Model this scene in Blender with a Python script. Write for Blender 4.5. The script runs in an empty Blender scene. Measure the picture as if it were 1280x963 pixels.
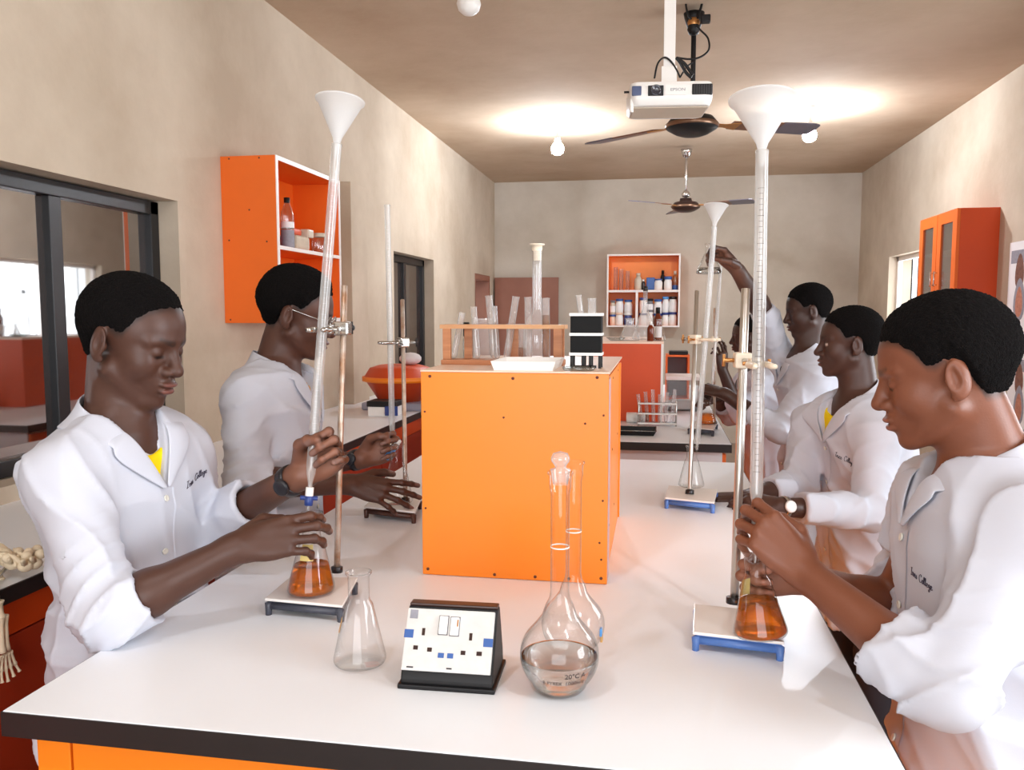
import bpy, bmesh, math, random
import numpy as np
from mathutils import Vector, Matrix
random.seed(7)
scn = bpy.context.scene
col = scn.collection
rad = math.radians

# ------------------------------------------------------------------ camera
FPX = 1030.0
CAM = Vector((0, 0, 1.45))
YAW, PITCH = rad(9.94), rad(5.10)
cd = bpy.data.cameras.new('camera')
cd.sensor_width = 36.0
cd.lens = FPX * 36.0 / 1280.0
cd.clip_start = 0.02
cam = bpy.data.objects.new('camera', cd)
cam.location = CAM
cam.rotation_euler = (rad(90) - PITCH, 0, YAW)
col.objects.link(cam)
scn.camera = cam

# ------------------------------------------------------------------ world, large lights, exposure
world = bpy.data.worlds.new('world')
scn.world = world
world.use_nodes = True
wn = world.node_tree.nodes['Background']
wn.inputs[0].default_value = (0.92, 0.96, 1.0, 1)
wn.inputs[1].default_value = 3.0
vs = scn.view_settings
vs.view_transform = 'Standard'
vs.look = 'None'
vs.gamma = 1
vs.use_curve_mapping = False
vs.exposure = 0.12
scn.cycles.max_bounces = 10
scn.cycles.diffuse_bounces = 5
scn.cycles.transparent_max_bounces = 32
scn.cycles.caustics_reflective = False
scn.cycles.caustics_refractive = False
scn.cycles.sample_clamp_indirect = 4.0

def area_light(name, loc, direction, sx, sy, power, color):
    l = bpy.data.lights.new(name, 'AREA')
    l.shape = 'RECTANGLE'
    l.size, l.size_y, l.energy, l.color = sx, sy, power, color
    o = bpy.data.objects.new(name, l)
    o.location = loc
    o.rotation_euler = Vector(direction).to_track_quat('-Z', 'Z').to_euler()
    col.objects.link(o)
    return o
DAY = (0.88, 0.94, 1.0)
# daylight standing in the right-hand windows and in the open end of the room behind the photographer
area_light('daylight_window_near', (2.30, 0.55, 1.55), (-1, 0, -0.05), 1.5, 1.15, 85, DAY)
area_light('daylight_window_middle', (2.30, 3.30, 1.55), (-1, 0, -0.05), 1.5, 1.15, 42, DAY)
area_light('daylight_window_far', (2.30, 7.32, 1.40), (-1, 0, -0.05), 1.65, 1.1, 30, DAY)
area_light('daylight_doorway', (0.2, -2.62, 1.5), (0, 1, -0.02), 2.8, 2.0, 58, (0.93, 0.96, 1.0))

# ------------------------------------------------------------------ pixel rays (1280 x 963 frame) to places in the room
_f = Vector((-math.sin(YAW)*math.cos(PITCH), math.cos(YAW)*math.cos(PITCH), -math.sin(PITCH)))
_r = Vector((math.cos(YAW), math.sin(YAW), 0))
_d = _f.cross(_r)
def at(px, py, X=None, Y=None, Z=None, D=None):
    v = _r*((px-640)/FPX) + _d*((py-481.5)/FPX) + _f
    if X is not None: t = (X-CAM.x)/v.x
    elif Y is not None: t = (Y-CAM.y)/v.y
    elif Z is not None: t = (Z-CAM.z)/v.z
    else: t = D
    return CAM + v*t

# ------------------------------------------------------------------ materials
def lin(c):
    return tuple(((x/255.0)/12.92 if x/255.0 <= 0.04045 else ((x/255.0+0.055)/1.055)**2.4) for x in c)
MATS = {}
def mat(name, rgb, rough=0.5, metal=0.0, var=0.0, scale=6.0, rgb2=None, bump=0.0, bscale=60.0, spec=0.5, coat=0.0, detail=4.0, sheen=0.0, attr=None, stretch=None):
    m = bpy.data.materials.new(name)
    m.use_nodes = True
    nt = m.node_tree; N = nt.nodes; L = nt.links
    b = N['Principled BSDF']
    c = lin(rgb)
    b.inputs['Base Color'].default_value = (*c, 1)
    b.inputs['Roughness'].default_value = rough
    b.inputs['Metallic'].default_value = metal
    b.inputs['Specular IOR Level'].default_value = spec
    b.inputs['Coat Weight'].default_value = coat
    if sheen: b.inputs['Sheen Weight'].default_value = sheen
    tc = N.new('ShaderNodeTexCoord')
    vec = tc.outputs['Object']
    if stretch:
        mp = N.new('ShaderNodeMapping'); mp.inputs['Scale'].default_value = stretch
        L.new(vec, mp.inputs['Vector']); vec = mp.outputs['Vector']
    if var > 0 or rgb2:
        n = N.new('ShaderNodeTexNoise'); n.inputs['Scale'].default_value = scale; n.inputs['Detail'].default_value = detail
        n.inputs['Roughness'].default_value = 0.6
        L.new(vec, n.inputs['Vector'])
        r = N.new('ShaderNodeValToRGB')
        c2 = lin(rgb2) if rgb2 else tuple(x*(1-var) for x in c)
        r.color_ramp.elements[0].color = (*c2, 1); r.color_ramp.elements[0].position = 0.33
        r.color_ramp.elements[1].color = (*c, 1); r.color_ramp.elements[1].position = 0.67
        L.new(n.outputs['Fac'], r.inputs['Fac'])
        L.new(r.outputs['Color'], b.inputs['Base Color'])
    if attr:
        a = N.new('ShaderNodeAttribute'); a.attribute_name = attr
        L.new(a.outputs['Color'], b.inputs['Base Color'])
    if bump > 0:
        n2 = N.new('ShaderNodeTexNoise'); n2.inputs['Scale'].default_value = bscale; n2.inputs['Detail'].default_value = 5
        L.new(vec, n2.inputs['Vector'])
        bp = N.new('ShaderNodeBump'); bp.inputs['Strength'].default_value = bump; bp.inputs['Distance'].default_value = 0.01
        L.new(n2.outputs['Fac'], bp.inputs['Height']); L.new(bp.outputs['Normal'], b.inputs['Normal'])
    MATS[name] = m
    return m
def emit(name, rgb, strength):
    m = bpy.data.materials.new(name); m.use_nodes = True
    b = m.node_tree.nodes['Principled BSDF']
    b.inputs['Base Color'].default_value = (0.8, 0.8, 0.8, 1)
    b.inputs['Emission Color'].default_value = (*lin(rgb), 1)
    b.inputs['Emission Strength'].default_value = strength
    MATS[name] = m
def glass(name, tint=(255,255,255), edge=(205,212,212), refl=0.75, rough=0.03, base=0.04):
    """thin clear wall: see-through face on, tinted and mirror-like at grazing angles"""
    m = bpy.data.materials.new(name); m.use_nodes = True
    nt = m.node_tree; N = nt.nodes; L = nt.links
    N.remove(N['Principled BSDF'])
    out = N['Material Output']
    lw = N.new('ShaderNodeLayerWeight'); lw.inputs['Blend'].default_value = 0.5
    pw = N.new('ShaderNodeMath'); pw.operation = 'POWER'; pw.inputs[1].default_value = 3.0
    L.new(lw.outputs['Facing'], pw.inputs[0])
    mc = N.new('ShaderNodeMix'); mc.data_type = 'RGBA'
    mc.inputs['A'].default_value = (*lin(tint), 1); mc.inputs['B'].default_value = (*lin(edge), 1)
    L.new(pw.outputs[0], mc.inputs['Factor'])
    t = N.new('ShaderNodeBsdfTransparent'); L.new(mc.outputs['Result'], t.inputs['Color'])
    g = N.new('ShaderNodeBsdfGlossy'); g.inputs['Roughness'].default_value = rough
    ma = N.new('ShaderNodeMath'); ma.operation = 'MULTIPLY_ADD'; ma.inputs[1].default_value = refl; ma.inputs[2].default_value = base
    L.new(pw.outputs[0], ma.inputs[0])
    mx = N.new('ShaderNodeMixShader')
    L.new(ma.outputs[0], mx.inputs['Fac']); L.new(t.outputs[0], mx.inputs[1]); L.new(g.outputs[0], mx.inputs[2])
    L.new(mx.outputs[0], out.inputs['Surface'])
    MATS[name] = m
def liquid(name, rgb, dens=0.5, ior=1.33, mixt=0.5):
    """coloured clear liquid: part refracting body, part straight-through so that light passes"""
    m = bpy.data.materials.new(name); m.use_nodes = True
    nt = m.node_tree; N = nt.nodes; L = nt.links
    N.remove(N['Principled BSDF']); out = N['Material Output']
    a = N.new('ShaderNodeBsdfRefraction'); a.inputs['Color'].default_value = (*lin(rgb), 1); a.inputs['IOR'].default_value = ior; a.inputs['Roughness'].default_value = 0.0
    t = N.new('ShaderNodeBsdfTransparent'); t.inputs['Color'].default_value = (*lin(rgb), 1)
    mx = N.new('ShaderNodeMixShader'); mx.inputs['Fac'].default_value = mixt
    L.new(a.outputs[0], mx.inputs[1]); L.new(t.outputs[0], mx.inputs[2])
    g = N.new('ShaderNodeBsdfGlossy'); g.inputs['Roughness'].default_value = 0.02
    fr = N.new('ShaderNodeFresnel'); fr.inputs['IOR'].default_value = ior
    m2 = N.new('ShaderNodeMixShader')
    L.new(fr.outputs[0], m2.inputs['Fac']); L.new(mx.outputs[0], m2.inputs[1]); L.new(g.outputs[0], m2.inputs[2])
    src = m2
    if dens > 0:
        df = N.new('ShaderNodeBsdfDiffuse'); df.inputs['Color'].default_value = (*lin(rgb), 1)
        tr = N.new('ShaderNodeBsdfTranslucent'); tr.inputs['Color'].default_value = (*lin(rgb), 1)
        ad = N.new('ShaderNodeMixShader'); L.new(df.outputs[0], ad.inputs[1]); L.new(tr.outputs[0], ad.inputs[2])
        m3 = N.new('ShaderNodeMixShader'); m3.inputs['Fac'].default_value = dens
        L.new(m2.outputs[0], m3.inputs[1]); L.new(ad.outputs[0], m3.inputs[2]); src = m3
    L.new(src.outputs[0], out.inputs['Surface'])
    MATS[name] = m

mat('plaster', (207, 193, 174), 0.9, var=0.0, scale=1.3, rgb2=(180, 163, 143), bump=0.12, bscale=35, spec=0.15, detail=6)
mat('plaster_back', (204, 194, 180), 0.9, scale=1.1, rgb2=(180, 168, 152), bump=0.1, bscale=35, spec=0.15, detail=6)
mat('ceiling_cement', (204, 184, 162), 0.92, scale=0.9, rgb2=(180, 157, 134), bump=0.1, bscale=30, spec=0.1, detail=7)
mat('floor_tile', (150, 132, 115), 0.4, scale=2, rgb2=(128, 110, 95))
mat('reveal_plaster', (214, 206, 198), 0.9, var=0.08, scale=5, spec=0.15)
mat('black_frame', (22, 22, 26), 0.35, var=0.3, scale=30)
mat('tinted_glass', (44, 28, 22), 0.03, spec=1.0).node_tree.nodes['Principled BSDF'].inputs['IOR'].default_value = 2.6
mat('brown_board', (150, 98, 78), 0.5, scale=2.5, rgb2=(138, 88, 70))
mat('orange_board', (248, 136, 26), 0.38, var=0.05, scale=2.5)
mat('orange_cabinet', (236, 108, 28), 0.42, var=0.06, scale=3)
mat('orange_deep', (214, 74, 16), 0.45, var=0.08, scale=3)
mat('red_orange_panel', (168, 50, 18), 0.5, var=0.1, scale=3)
mat('white_edge', (240, 232, 226), 0.4)
mat('pink_laminate', (238, 205, 182), 0.35, var=0.06, scale=7)
mat('white_laminate', (240, 243, 247), 0.30, var=0.025, scale=3, spec=0.28)
mat('bench_edge', (30, 24, 25), 0.45, var=0.2, scale=20)
mat('screw_dark', (90, 34, 16), 0.6)
mat('white_panel', (226, 224, 228), 0.5)
mat('steel', (190, 188, 184), 0.25, metal=1.0, var=0.08, scale=40)
mat('steel_rod', (200, 196, 190), 0.28, metal=1.0)
mat('rusty_rod', (178, 140, 112), 0.4, metal=0.8, rgb2=(208, 200, 190), scale=25)
mat('dark_metal', (70, 68, 70), 0.35, metal=0.9, var=0.2, scale=30)
mat('chrome', (220, 222, 226), 0.1, metal=1.0)
mat('bronze_trim', (128, 98, 78), 0.3, metal=0.7)
mat('block_black', (9, 9, 10), 0.6, spec=0.2)
mat('gold_trim', (196, 140, 84), 0.3, metal=0.8)
mat('brown_blade', (118, 78, 58), 0.35, var=0.2, scale=8, stretch=(1, 8, 1))
mat('blade_grey', (96, 92, 104), 0.35)
mat('black_plastic', (17, 16, 18), 0.5, spec=0.35)
mat('dark_brown_metal', (60, 42, 38), 0.3, metal=0.4)
mat('white_plastic', (240, 238, 234), 0.35)
mat('cream_plastic', (236, 222, 200), 0.4)
mat('beige_plastic', (210, 196, 176), 0.45, var=0.06, scale=10)
mat('blue_plastic', (54, 92, 158), 0.4)
mat('sky_blue_plastic', (88, 156, 222), 0.35)
mat('navy_plastic', (40, 62, 128), 0.35)
mat('blue_enamel', (84, 122, 190), 0.35, var=0.1, scale=25)
mat('dark_enamel', (66, 68, 80), 0.4, var=0.2, scale=25)
mat('brown_enamel', (84, 48, 36), 0.4, var=0.2, scale=25)
mat('tile_white', (240, 236, 232), 0.2, var=0.03, scale=9)
mat('tile_edge', (206, 186, 166), 0.6)
mat('light_wood', (190, 128, 84), 0.5, scale=6, rgb2=(166, 104, 64), stretch=(1, 1, 12))
mat('rack_rail', (214, 164, 116), 0.5, scale=6, rgb2=(196, 142, 96), stretch=(1, 10, 1))
mat('paper', (238, 236, 236), 0.8)
mat('bone', (226, 208, 178), 0.6, var=0.12, scale=30)
mat('cloth_white', (228, 226, 228), 0.9, var=0.05, scale=14)
mat('clay_pale', (206, 190, 168), 0.7, var=0.15, scale=25)
mat('amber_glass', (110, 40, 14), 0.1)
mat('yellow_tape', (232, 208, 130), 0.6)
mat('grey_plastic', (120, 118, 122), 0.5)
mat('ink', (46, 40, 44), 0.7)
mat('logo_grey', (150, 150, 152), 0.6)
mat('poster_skin', (196, 130, 104), 0.7, var=0.3, scale=60)
mat('poster_grey', (150, 150, 160), 0.7, var=0.2, scale=60)
mat('poster_brown', (130, 84, 66), 0.7, var=0.4, scale=50)
mat('poster_orange', (214, 122, 76), 0.7, var=0.2, scale=50)
glass('clear_glass')
def milky(name, milk, **k):
    glass(name, **k)
    nt = MATS[name].node_tree; N = nt.nodes; L = nt.links
    out = N['Material Output']; src = out.inputs['Surface'].links[0].from_socket
    d = N.new('ShaderNodeBsdfDiffuse'); d.inputs['Color'].default_value = (0.9, 0.9, 0.9, 1)
    t = N.new('ShaderNodeBsdfTranslucent'); t.inputs['Color'].default_value = (0.9, 0.9, 0.9, 1)
    m0 = N.new('ShaderNodeMixShader'); L.new(d.outputs[0], m0.inputs[1]); L.new(t.outputs[0], m0.inputs[2])
    m1 = N.new('ShaderNodeMixShader'); m1.inputs['Fac'].default_value = milk
    L.new(src, m1.inputs[1]); L.new(m0.outputs[0], m1.inputs[2]); L.new(m1.outputs[0], out.inputs['Surface'])
milky('test_tube_glass', 0.26, edge=(190, 200, 202), base=0.10, refl=0.7)
milky('burette_glass', 0.27, tint=(246,246,244), edge=(226, 226, 222), base=0.10, refl=0.5, rough=0.12)
glass('clear_plastic', tint=(236,240,240), edge=(200,205,205), base=0.12, refl=0.5, rough=0.15)
glass('cabinet_glass', tint=(225,215,205), edge=(190,190,190), base=0.35, refl=0.5, rough=0.2)
liquid('orange_liquid', (255, 182, 84), dens=0.16)
liquid('water', (250, 252, 252), dens=0.0, mixt=0.35)
liquid('amber_liquid', (214, 150, 70), dens=0.4)
def translucent_plastic():
    m = bpy.data.materials.new('frosted_plastic'); m.use_nodes = True
    nt = m.node_tree; N = nt.nodes; L = nt.links
    b = N['Principled BSDF']; b.inputs['Base Color'].default_value = (0.86, 0.87, 0.87, 1); b.inputs['Roughness'].default_value = 0.35
    t = N.new('ShaderNodeBsdfTransparent'); tr = N.new('ShaderNodeBsdfTranslucent'); tr.inputs['Color'].default_value = (0.9, 0.9, 0.9, 1)
    m1 = N.new('ShaderNodeMixShader'); m1.inputs['Fac'].default_value = 0.4
    L.new(b.outputs[0], m1.inputs[1]); L.new(tr.outputs[0], m1.inputs[2])
    m2 = N.new('ShaderNodeMixShader'); m2.inputs['Fac'].default_value = 0.38
    L.new(m1.outputs[0], m2.inputs[1]); L.new(t.outputs[0], m2.inputs[2])
    L.new(m2.outputs[0], N['Material Output'].inputs['Surface'])
    MATS['frosted_plastic'] = m
translucent_plastic()
emit('lamp_glow', (236, 244, 255), 680)
emit('added_lamp_glow', (236, 244, 255), 300)

# ------------------------------------------------------------------ mesh builder and object tree
def frame_from_axis(a):
    a = Vector(a).normalized()
    u = a.orthogonal().normalized() if abs(a.z) < 0.999 else Vector((1, 0, 0))
    if abs(a.z) < 0.999:
        u = Vector((0, 0, 1)).cross(a).normalized()
    return u, a.cross(u).normalized(), a
class MB:
    def __init__(s): s.v = []; s.f = []; s.sm = []
    def add(s, vs_, fs_, smooth=False, T=None):
        n = len(s.v)
        for p in vs_:
            p = Vector(p)
            s.v.append(T @ p if T else p)
        for f in fs_: s.f.append([n+i for i in f]); s.sm.append(smooth)
        return s
    def box(s, lo, hi, T=None):
        x0, y0, z0 = lo; x1, y1, z1 = hi
        vs_ = [(x0,y0,z0),(x1,y0,z0),(x1,y1,z0),(x0,y1,z0),(x0,y0,z1),(x1,y0,z1),(x1,y1,z1),(x0,y1,z1)]
        return s.add(vs_, [(0,3,2,1),(4,5,6,7),(0,1,5,4),(1,2,6,5),(2,3,7,6),(3,0,4,7)], False, T)
    def cbox(s, c, size, T=None):
        c = Vector(c); h = Vector(size)/2
        return s.box(c-h, c+h, T)
    def prism(s, pts, axis, a, b, T=None):
        """polygon pts (2D) extruded along axis index from a to b"""
        n = len(pts)
        def mk(p, t):
            q = [0, 0, 0]; o = [i for i in range(3) if i != axis]
            q[o[0]], q[o[1]], q[axis] = p[0], p[1], t
            return q
        vs_ = [mk(p, a) for p in pts] + [mk(p, b) for p in pts]
        fs_ = [tuple(range(n))[::-1], tuple(range(n, 2*n))] + [(i, (i+1) % n, n+(i+1) % n, n+i) for i in range(n)]
        return s.add(vs_, fs_, False, T)
    def lathe(s, prof, base=(0,0,0), axis=(0,0,1), n=24, closed=False, smooth=True, caps=True):
        """prof: list of (r, h) along axis from base"""
        u, v, a = frame_from_axis(axis); base = Vector(base)
        vs_ = []; fs_ = []; ring = []
        for r, h in prof:
            if r < 1e-6:
                ring.append([len(vs_)]); vs_.append(base+a*h)
            else:
                ring.append(list(range(len(vs_), len(vs_)+n)))
                for i in range(n):
                    t = 2*math.pi*i/n
                    vs_.append(base+a*h+u*(r*math.cos(t))+v*(r*math.sin(t)))
        pairs = list(zip(ring, ring[1:]))
        if closed: pairs.append((ring[-1], ring[0]))
        for A, B in pairs:
            if len(A) == 1 and len(B) == 1: continue
            for i in range(n):
                j = (i+1) % n
                if len(A) == 1: fs_.append((A[0], B[j], B[i]))
                elif len(B) == 1: fs_.append((A[i], A[j], B[0]))
                else: fs_.append((A[i], A[j], B[j], B[i]))
        s.add(vs_, fs_, smooth)
        return s
    def cyl(s, a, b, r0, r1=None, n=16, smooth=True):
        a = Vector(a); b = Vector(b); r1 = r0 if r1 is None else r1
        L_ = (b-a).length
        e = min(0.0006, r0*0.1, L_*0.1)
        s.lathe([(0, 0), (r0-e, 0), (r0, e), (r1, L_-e), (max(r1-e, 1e-5), L_), (0, L_)], a, b-a, n, smooth=smooth)
        return s
    def tube(s, pts, r, n=10, caps=True):
        pts = [Vector(p) for p in pts]; m = len(pts)
        rr = r if isinstance(r, (list, tuple)) else [r]*m
        vs_ = []; fs_ = []; prev = None
        for i, p in enumerate(pts):
            t = (pts[min(i+1, m-1)]-pts[max(i-1, 0)]).normalized()
            if prev is None: u = t.orthogonal().normalized()
            else:
                u = (prev-t*prev.dot(t)).normalized()
            prev = u; w = t.cross(u)
            for k in range(n):
                g = 2*math.pi*k/n
                vs_.append(p+u*(rr[i]*math.cos(g))+w*(rr[i]*math.sin(g)))
        for i in range(m-1):
            for k in range(n):
                k2 = (k+1) % n
                fs_.append((i*n+k, i*n+k2, (i+1)*n+k2, (i+1)*n+k))
        if caps:
            fs_.append(tuple(range(n))[::-1]); fs_.append(tuple(range((m-1)*n, m*n)))
        return s.add(vs_, fs_, True)
    def ball(s, c, r, n=14, sc=(1,1,1)):
        c = Vector(c); k = max(6, n//2)
        prof = [(math.sin(math.pi*i/k), -math.cos(math.pi*i/k)) for i in range(k+1)]
        prof[0] = (0, -1); prof[-1] = (0, 1)
        T = Matrix.Translation(c) @ Matrix.Diagonal((r*sc[0], r*sc[1], r*sc[2], 1))
        t = MB().lathe(prof, n=n)
        return s.add(t.v, t.f, True, T)
    def build(s, name, m, parent=None, bevel=0.0, seg=2):
        me = bpy.data.meshes.new(name)
        off = parent_world(parent)
        me.from_pydata([tuple(p-off) for p in s.v], [], s.f)
        me.update()
        bm = bmesh.new(); bm.from_mesh(me)
        for i, f in enumerate(bm.faces): f.smooth = s.sm[i] if i < len(s.sm) else False
        bmesh.ops.recalc_face_normals(bm, faces=bm.faces)
        if bevel > 0:
            bmesh.ops.bevel(bm, geom=list(bm.edges), offset=bevel, segments=seg, affect='EDGES', profile=0.6, clamp_overlap=True)
        bm.to_mesh(me); bm.free()
        if isinstance(m, str): m = MATS[m]
        me.materials.append(m)
        o = bpy.data.objects.new(name, me)
        col.objects.link(o)
        if parent: o.parent = parent
        return o
def parent_world(p):
    off = Vector((0, 0, 0))
    while p is not None:
        off += Vector(p.location); p = p.parent
    return off
def thing(name, label, cat, loc, group=None):
    o = bpy.data.objects.new(name, None); o.empty_display_size = 0.05
    col.objects.link(o); o.location = loc
    o['label'] = label; o['category'] = cat
    if group: o['group'] = group
    return o
def tag(o, label, cat, group=None):
    o['label'] = label; o['category'] = cat
    if group: o['group'] = group
    return o
def struct(o, label=None):
    o['kind'] = 'structure'
    if label: o['label'] = label
    return o
def copy_tree(o, parent=None):
    c = o.copy(); col.objects.link(c); c.parent = parent
    for ch in list(o.children): copy_tree(ch, c)
    return c
def quad_loop(c, u, v, r, n=24): return [c+u*(r*math.cos(2*math.pi*i/n))+v*(r*math.sin(2*math.pi*i/n)) for i in range(n)]

# ------------------------------------------------------------------ the room
XL, XR, YB, YF, ZC = -1.83, 2.10, 9.30, -2.60, 2.90
BZ = 0.90      # bench height
def wall_with_holes(name, plane, x, lo, hi, holes, thick, m, sign):
    """wall in a Y-Z plane at X=x; holes = (y0,y1,z0,z1)"""
    ys = sorted({lo[0], hi[0]} | {h[0] for h in holes} | {h[1] for h in holes})
    zs = sorted({lo[1], hi[1]} | {h[2] for h in holes} | {h[3] for h in holes})
    b = MB()
    for i in range(len(ys)-1):
        for j in range(len(zs)-1):
            yc, zc = (ys[i]+ys[i+1])/2, (zs[j]+zs[j+1])/2
            if any(h[0] < yc < h[1] and h[2] < zc < h[3] for h in holes): continue
            b.box((min(x, x+sign*thick), ys[i], zs[j]), (max(x, x+sign*thick), ys[i+1], zs[j+1]))
    return struct(b.build(name, m))
struct(MB().box((XL-0.25, YF-0.2, -0.1), (XR+0.25, YB+0.2, 0)).build('floor', 'floor_tile'))
struct(MB().box((XL-0.25, YF-0.2, ZC), (XR+0.25, YB+0.2, ZC+0.12)).build('ceiling', 'ceiling_cement'))
struct(MB().box((XL-0.25, YB, 0), (XR+0.25, YB+0.2, ZC)).build('wall_back', 'plaster_back'))
WT = 1.875
wall_with_holes('wall_left', 'x', XL, (YF, 0), (YB, ZC), [(0.35, 2.96, 0.95, WT), (5.62, 6.68, 0.95, WT), (8.25, 9.05, 0.0, 1.84)], 0.25, 'plaster', -1)
wall_with_holes('wall_right', 'x', XR, (YF, 0), (YB, ZC), [(-0.2, 1.3, 0.98, 2.12), (2.55, 4.05, 0.98, 2.12), (6.5, 8.15, 0.85, 1.95)], 0.2, 'plaster', 1)
b = MB()
for lo, hi in (((XL-0.25, YF-0.2, 0), (-1.2, YF, ZC)), ((1.6, YF-0.2, 0), (XR+0.25, YF, ZC)), ((-1.2, YF-0.2, 2.5), (1.6, YF, ZC)), ((-1.2, YF-0.2, 0), (1.6, YF, 0.5))): b.box(lo, hi)
struct(b.build('wall_front', 'plaster'))
# low pier that stands a little proud of the left wall
pz = at(436, 229, X=XL+0.03).z
y0 = at(441, 400, X=XL+0.065).y; y1 = at(460.5, 400, X=XL+0.065).y
struct(MB().box((XL-0.01, y0, 0), (XL+0.065, y1, pz)).build('trim_1', 'plaster', bevel=0.004))

def window(name, y0, y1, z0, z1, xf, mull, side=1, panes_mat='tinted_glass', fw=0.05):
    """framed window in the left wall: outer frame bars, mullions, panes; xf = plane of the frame"""
    root = bpy.data.objects.new(name, None); col.objects.link(root); root.location = (xf, (y0+y1)/2, z0)
    struct(root)
    d = 0.03
    for a, c in (((y0, z0), (y1, z0+fw)), ((y0, z1-fw), (y1, z1)), ((y0, z0), (y0+fw, z1)), ((y1-fw, z0), (y1, z1))):
        MB().box((xf-d, a[0], a[1]), (xf+d, c[0], c[1])).build('window_frame', 'black_frame', root, bevel=0.003)
    for m_ in mull:
        MB().box((xf-d*0.9, m_-0.028, z0+fw), (xf+d*0.9, m_+0.028, z1-fw)).build('mullion', 'black_frame', root, bevel=0.003)
    edges = [y0+fw] + sorted(mull) + [y1-fw]
    for i in range(len(edges)-1):
        MB().box((xf-0.004, edges[i], z0+fw), (xf+0.002, edges[i+1], z1-fw)).build('pane', panes_mat, root)
    return root
wx = at(198, 243, Y=2.96).x - 0.03
ym = at(72, 300, X=wx+0.03).y
ym0 = ym - 0.83
window('window_1', 0.36, 2.955, 0.955, WT-0.005, wx, [ym, ym0])
w2 = window('window_2', 5.625, 6.675, 0.955, WT-0.005, wx, [5.625+0.52])
# room seen through the windows: a dim corridor wall
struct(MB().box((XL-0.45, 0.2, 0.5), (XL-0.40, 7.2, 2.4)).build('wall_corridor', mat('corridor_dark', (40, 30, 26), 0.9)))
# barred windows of the right wall
def barred(name, y0, y1, z0, z1, fm='black_frame'):
    root = bpy.data.objects.new(name, None); col.objects.link(root); root.location = (XR+0.1, (y0+y1)/2, z0); struct(root)
    for a, c in (((y0, z0), (y1, z0+0.04)), ((y0, z1-0.04), (y1, z1)), ((y0, z0), (y0+0.04, z1)), ((y1-0.04, z0), (y1, z1)), (((y0+y1)/2-0.02, z0), ((y0+y1)/2+0.02, z1))):
        MB().box((XR+0.07, a[0], a[1]), (XR+0.11, c[0], c[1])).build('window_frame', fm, root)
    k = 9
    for i in range(1, k):
        y = y0+(y1-y0)*i/k
        MB().cyl((XR+0.15, y, z0), (XR+0.15, y, z1), 0.007, n=6).build('window_bar', 'black_frame', root)
barred('window_3', 6.5, 8.15, 0.85, 1.95, 'white_edge')
barred('window_4', 2.55, 4.05, 0.98, 2.12)
barred('window_5', -0.2, 1.3, 0.98, 2.12)
# doorway by the far corner, its brown leaf swung open against the back wall
dr = bpy.data.objects.new('door_1', None); col.objects.link(dr); dr.location = (XL, 9.05, 0); struct(dr, 'brown wooden door swung open against the back wall')
x1 = at(698, 400, Y=9.22).x
MB().box((XL+0.02, 9.20, 0.01), (x1, 9.24, 1.83)).build('door_leaf', 'brown_board', dr, bevel=0.003)
for a in ((8.25, 0, 8.31, 1.84), (8.99, 0, 9.05, 1.84), (8.31, 1.78, 8.99, 1.84)):
    MB().box((XL-0.2, a[0], a[1]), (XL-0.005, a[2], a[3])).build('door_frame', 'brown_board', dr)
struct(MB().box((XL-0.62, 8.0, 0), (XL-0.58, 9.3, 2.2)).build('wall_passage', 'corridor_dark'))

# ------------------------------------------------------------------ benches
def bench(name, label, x0, x1, y0, y1, panel_front, side_mat, doors=4, inset=0.035):
    t = thing(name, label, 'bench', ((x0+x1)/2, (y0+y1)/2, 0))
    top = MB().box((x0+0.002, y0+0.002, BZ-0.030), (x1-0.002, y1-0.002, BZ)).build('bench_top', 'white_laminate', t, bevel=0.0015)
    for a, c in (((x0, y0), (x1, y0+0.004)), ((x0, y1-0.004), (x1, y1)), ((x0, y0+0.004), (x0+0.004, y1-0.004)), ((x1-0.004, y0+0.004), (x1, y1-0.004))):
        MB().box((a[0], a[1], BZ-0.036), (c[0], c[1], BZ-0.0015)).build('edge_band', 'bench_edge', t)
    MB().box((x0+inset, y0+inset, 0.06), (x1-inset, y1-inset, BZ-0.036)).build('cabinet_body', panel_front, t)
    MB().box((x0+inset+0.03, y0+inset+0.03, 0), (x1-inset-0.03, y1-inset-0.03, 0.06)).build('plinth', 'bench_edge', t)
    # doors along both long sides, panels on the end
    w = (y1-y0-2*inset)/doors
    for s_ in (-1, 1):
        xx = x0+inset-0.016 if s_ < 0 else x1-inset
        for i in range(doors):
            a = y0+inset+i*w+0.006
            d = MB().box((xx, a, 0.09), (xx+0.016, a+w-0.012, BZ-0.05)).build('door', side_mat, t, bevel=0.002)
            kx = xx-0.012 if s_ < 0 else xx+0.028
            MB().ball((kx, a+w*0.85, BZ-0.16), 0.012, 10).build('knob', 'chrome', d)
    return t
X0, X1, Y0, Y1 = -0.885, 0.305, 0.955, 3.07
nb = bench('lab_bench', 'near white-topped lab bench with black edge and orange base', X0, X1, Y0, Y1, 'orange_board', 'orange_board')
seam = at(95, 940, Y=Y0+0.03).x
for a, c in ((X0+0.037, seam-0.002), (seam+0.002, -0.3), (-0.296, X1-0.037)):
    MB().box((a, Y0+0.021, 0.08), (c, Y0+0.0345, BZ-0.037)).build('end_panel', 'orange_board', nb, bevel=0.0015)
fb = bench('lab_bench', 'far white-topped lab bench behind the first one', X0, X1+0.01, 3.49, 6.3, 'white_panel', 'orange_cabinet', 5)

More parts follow.
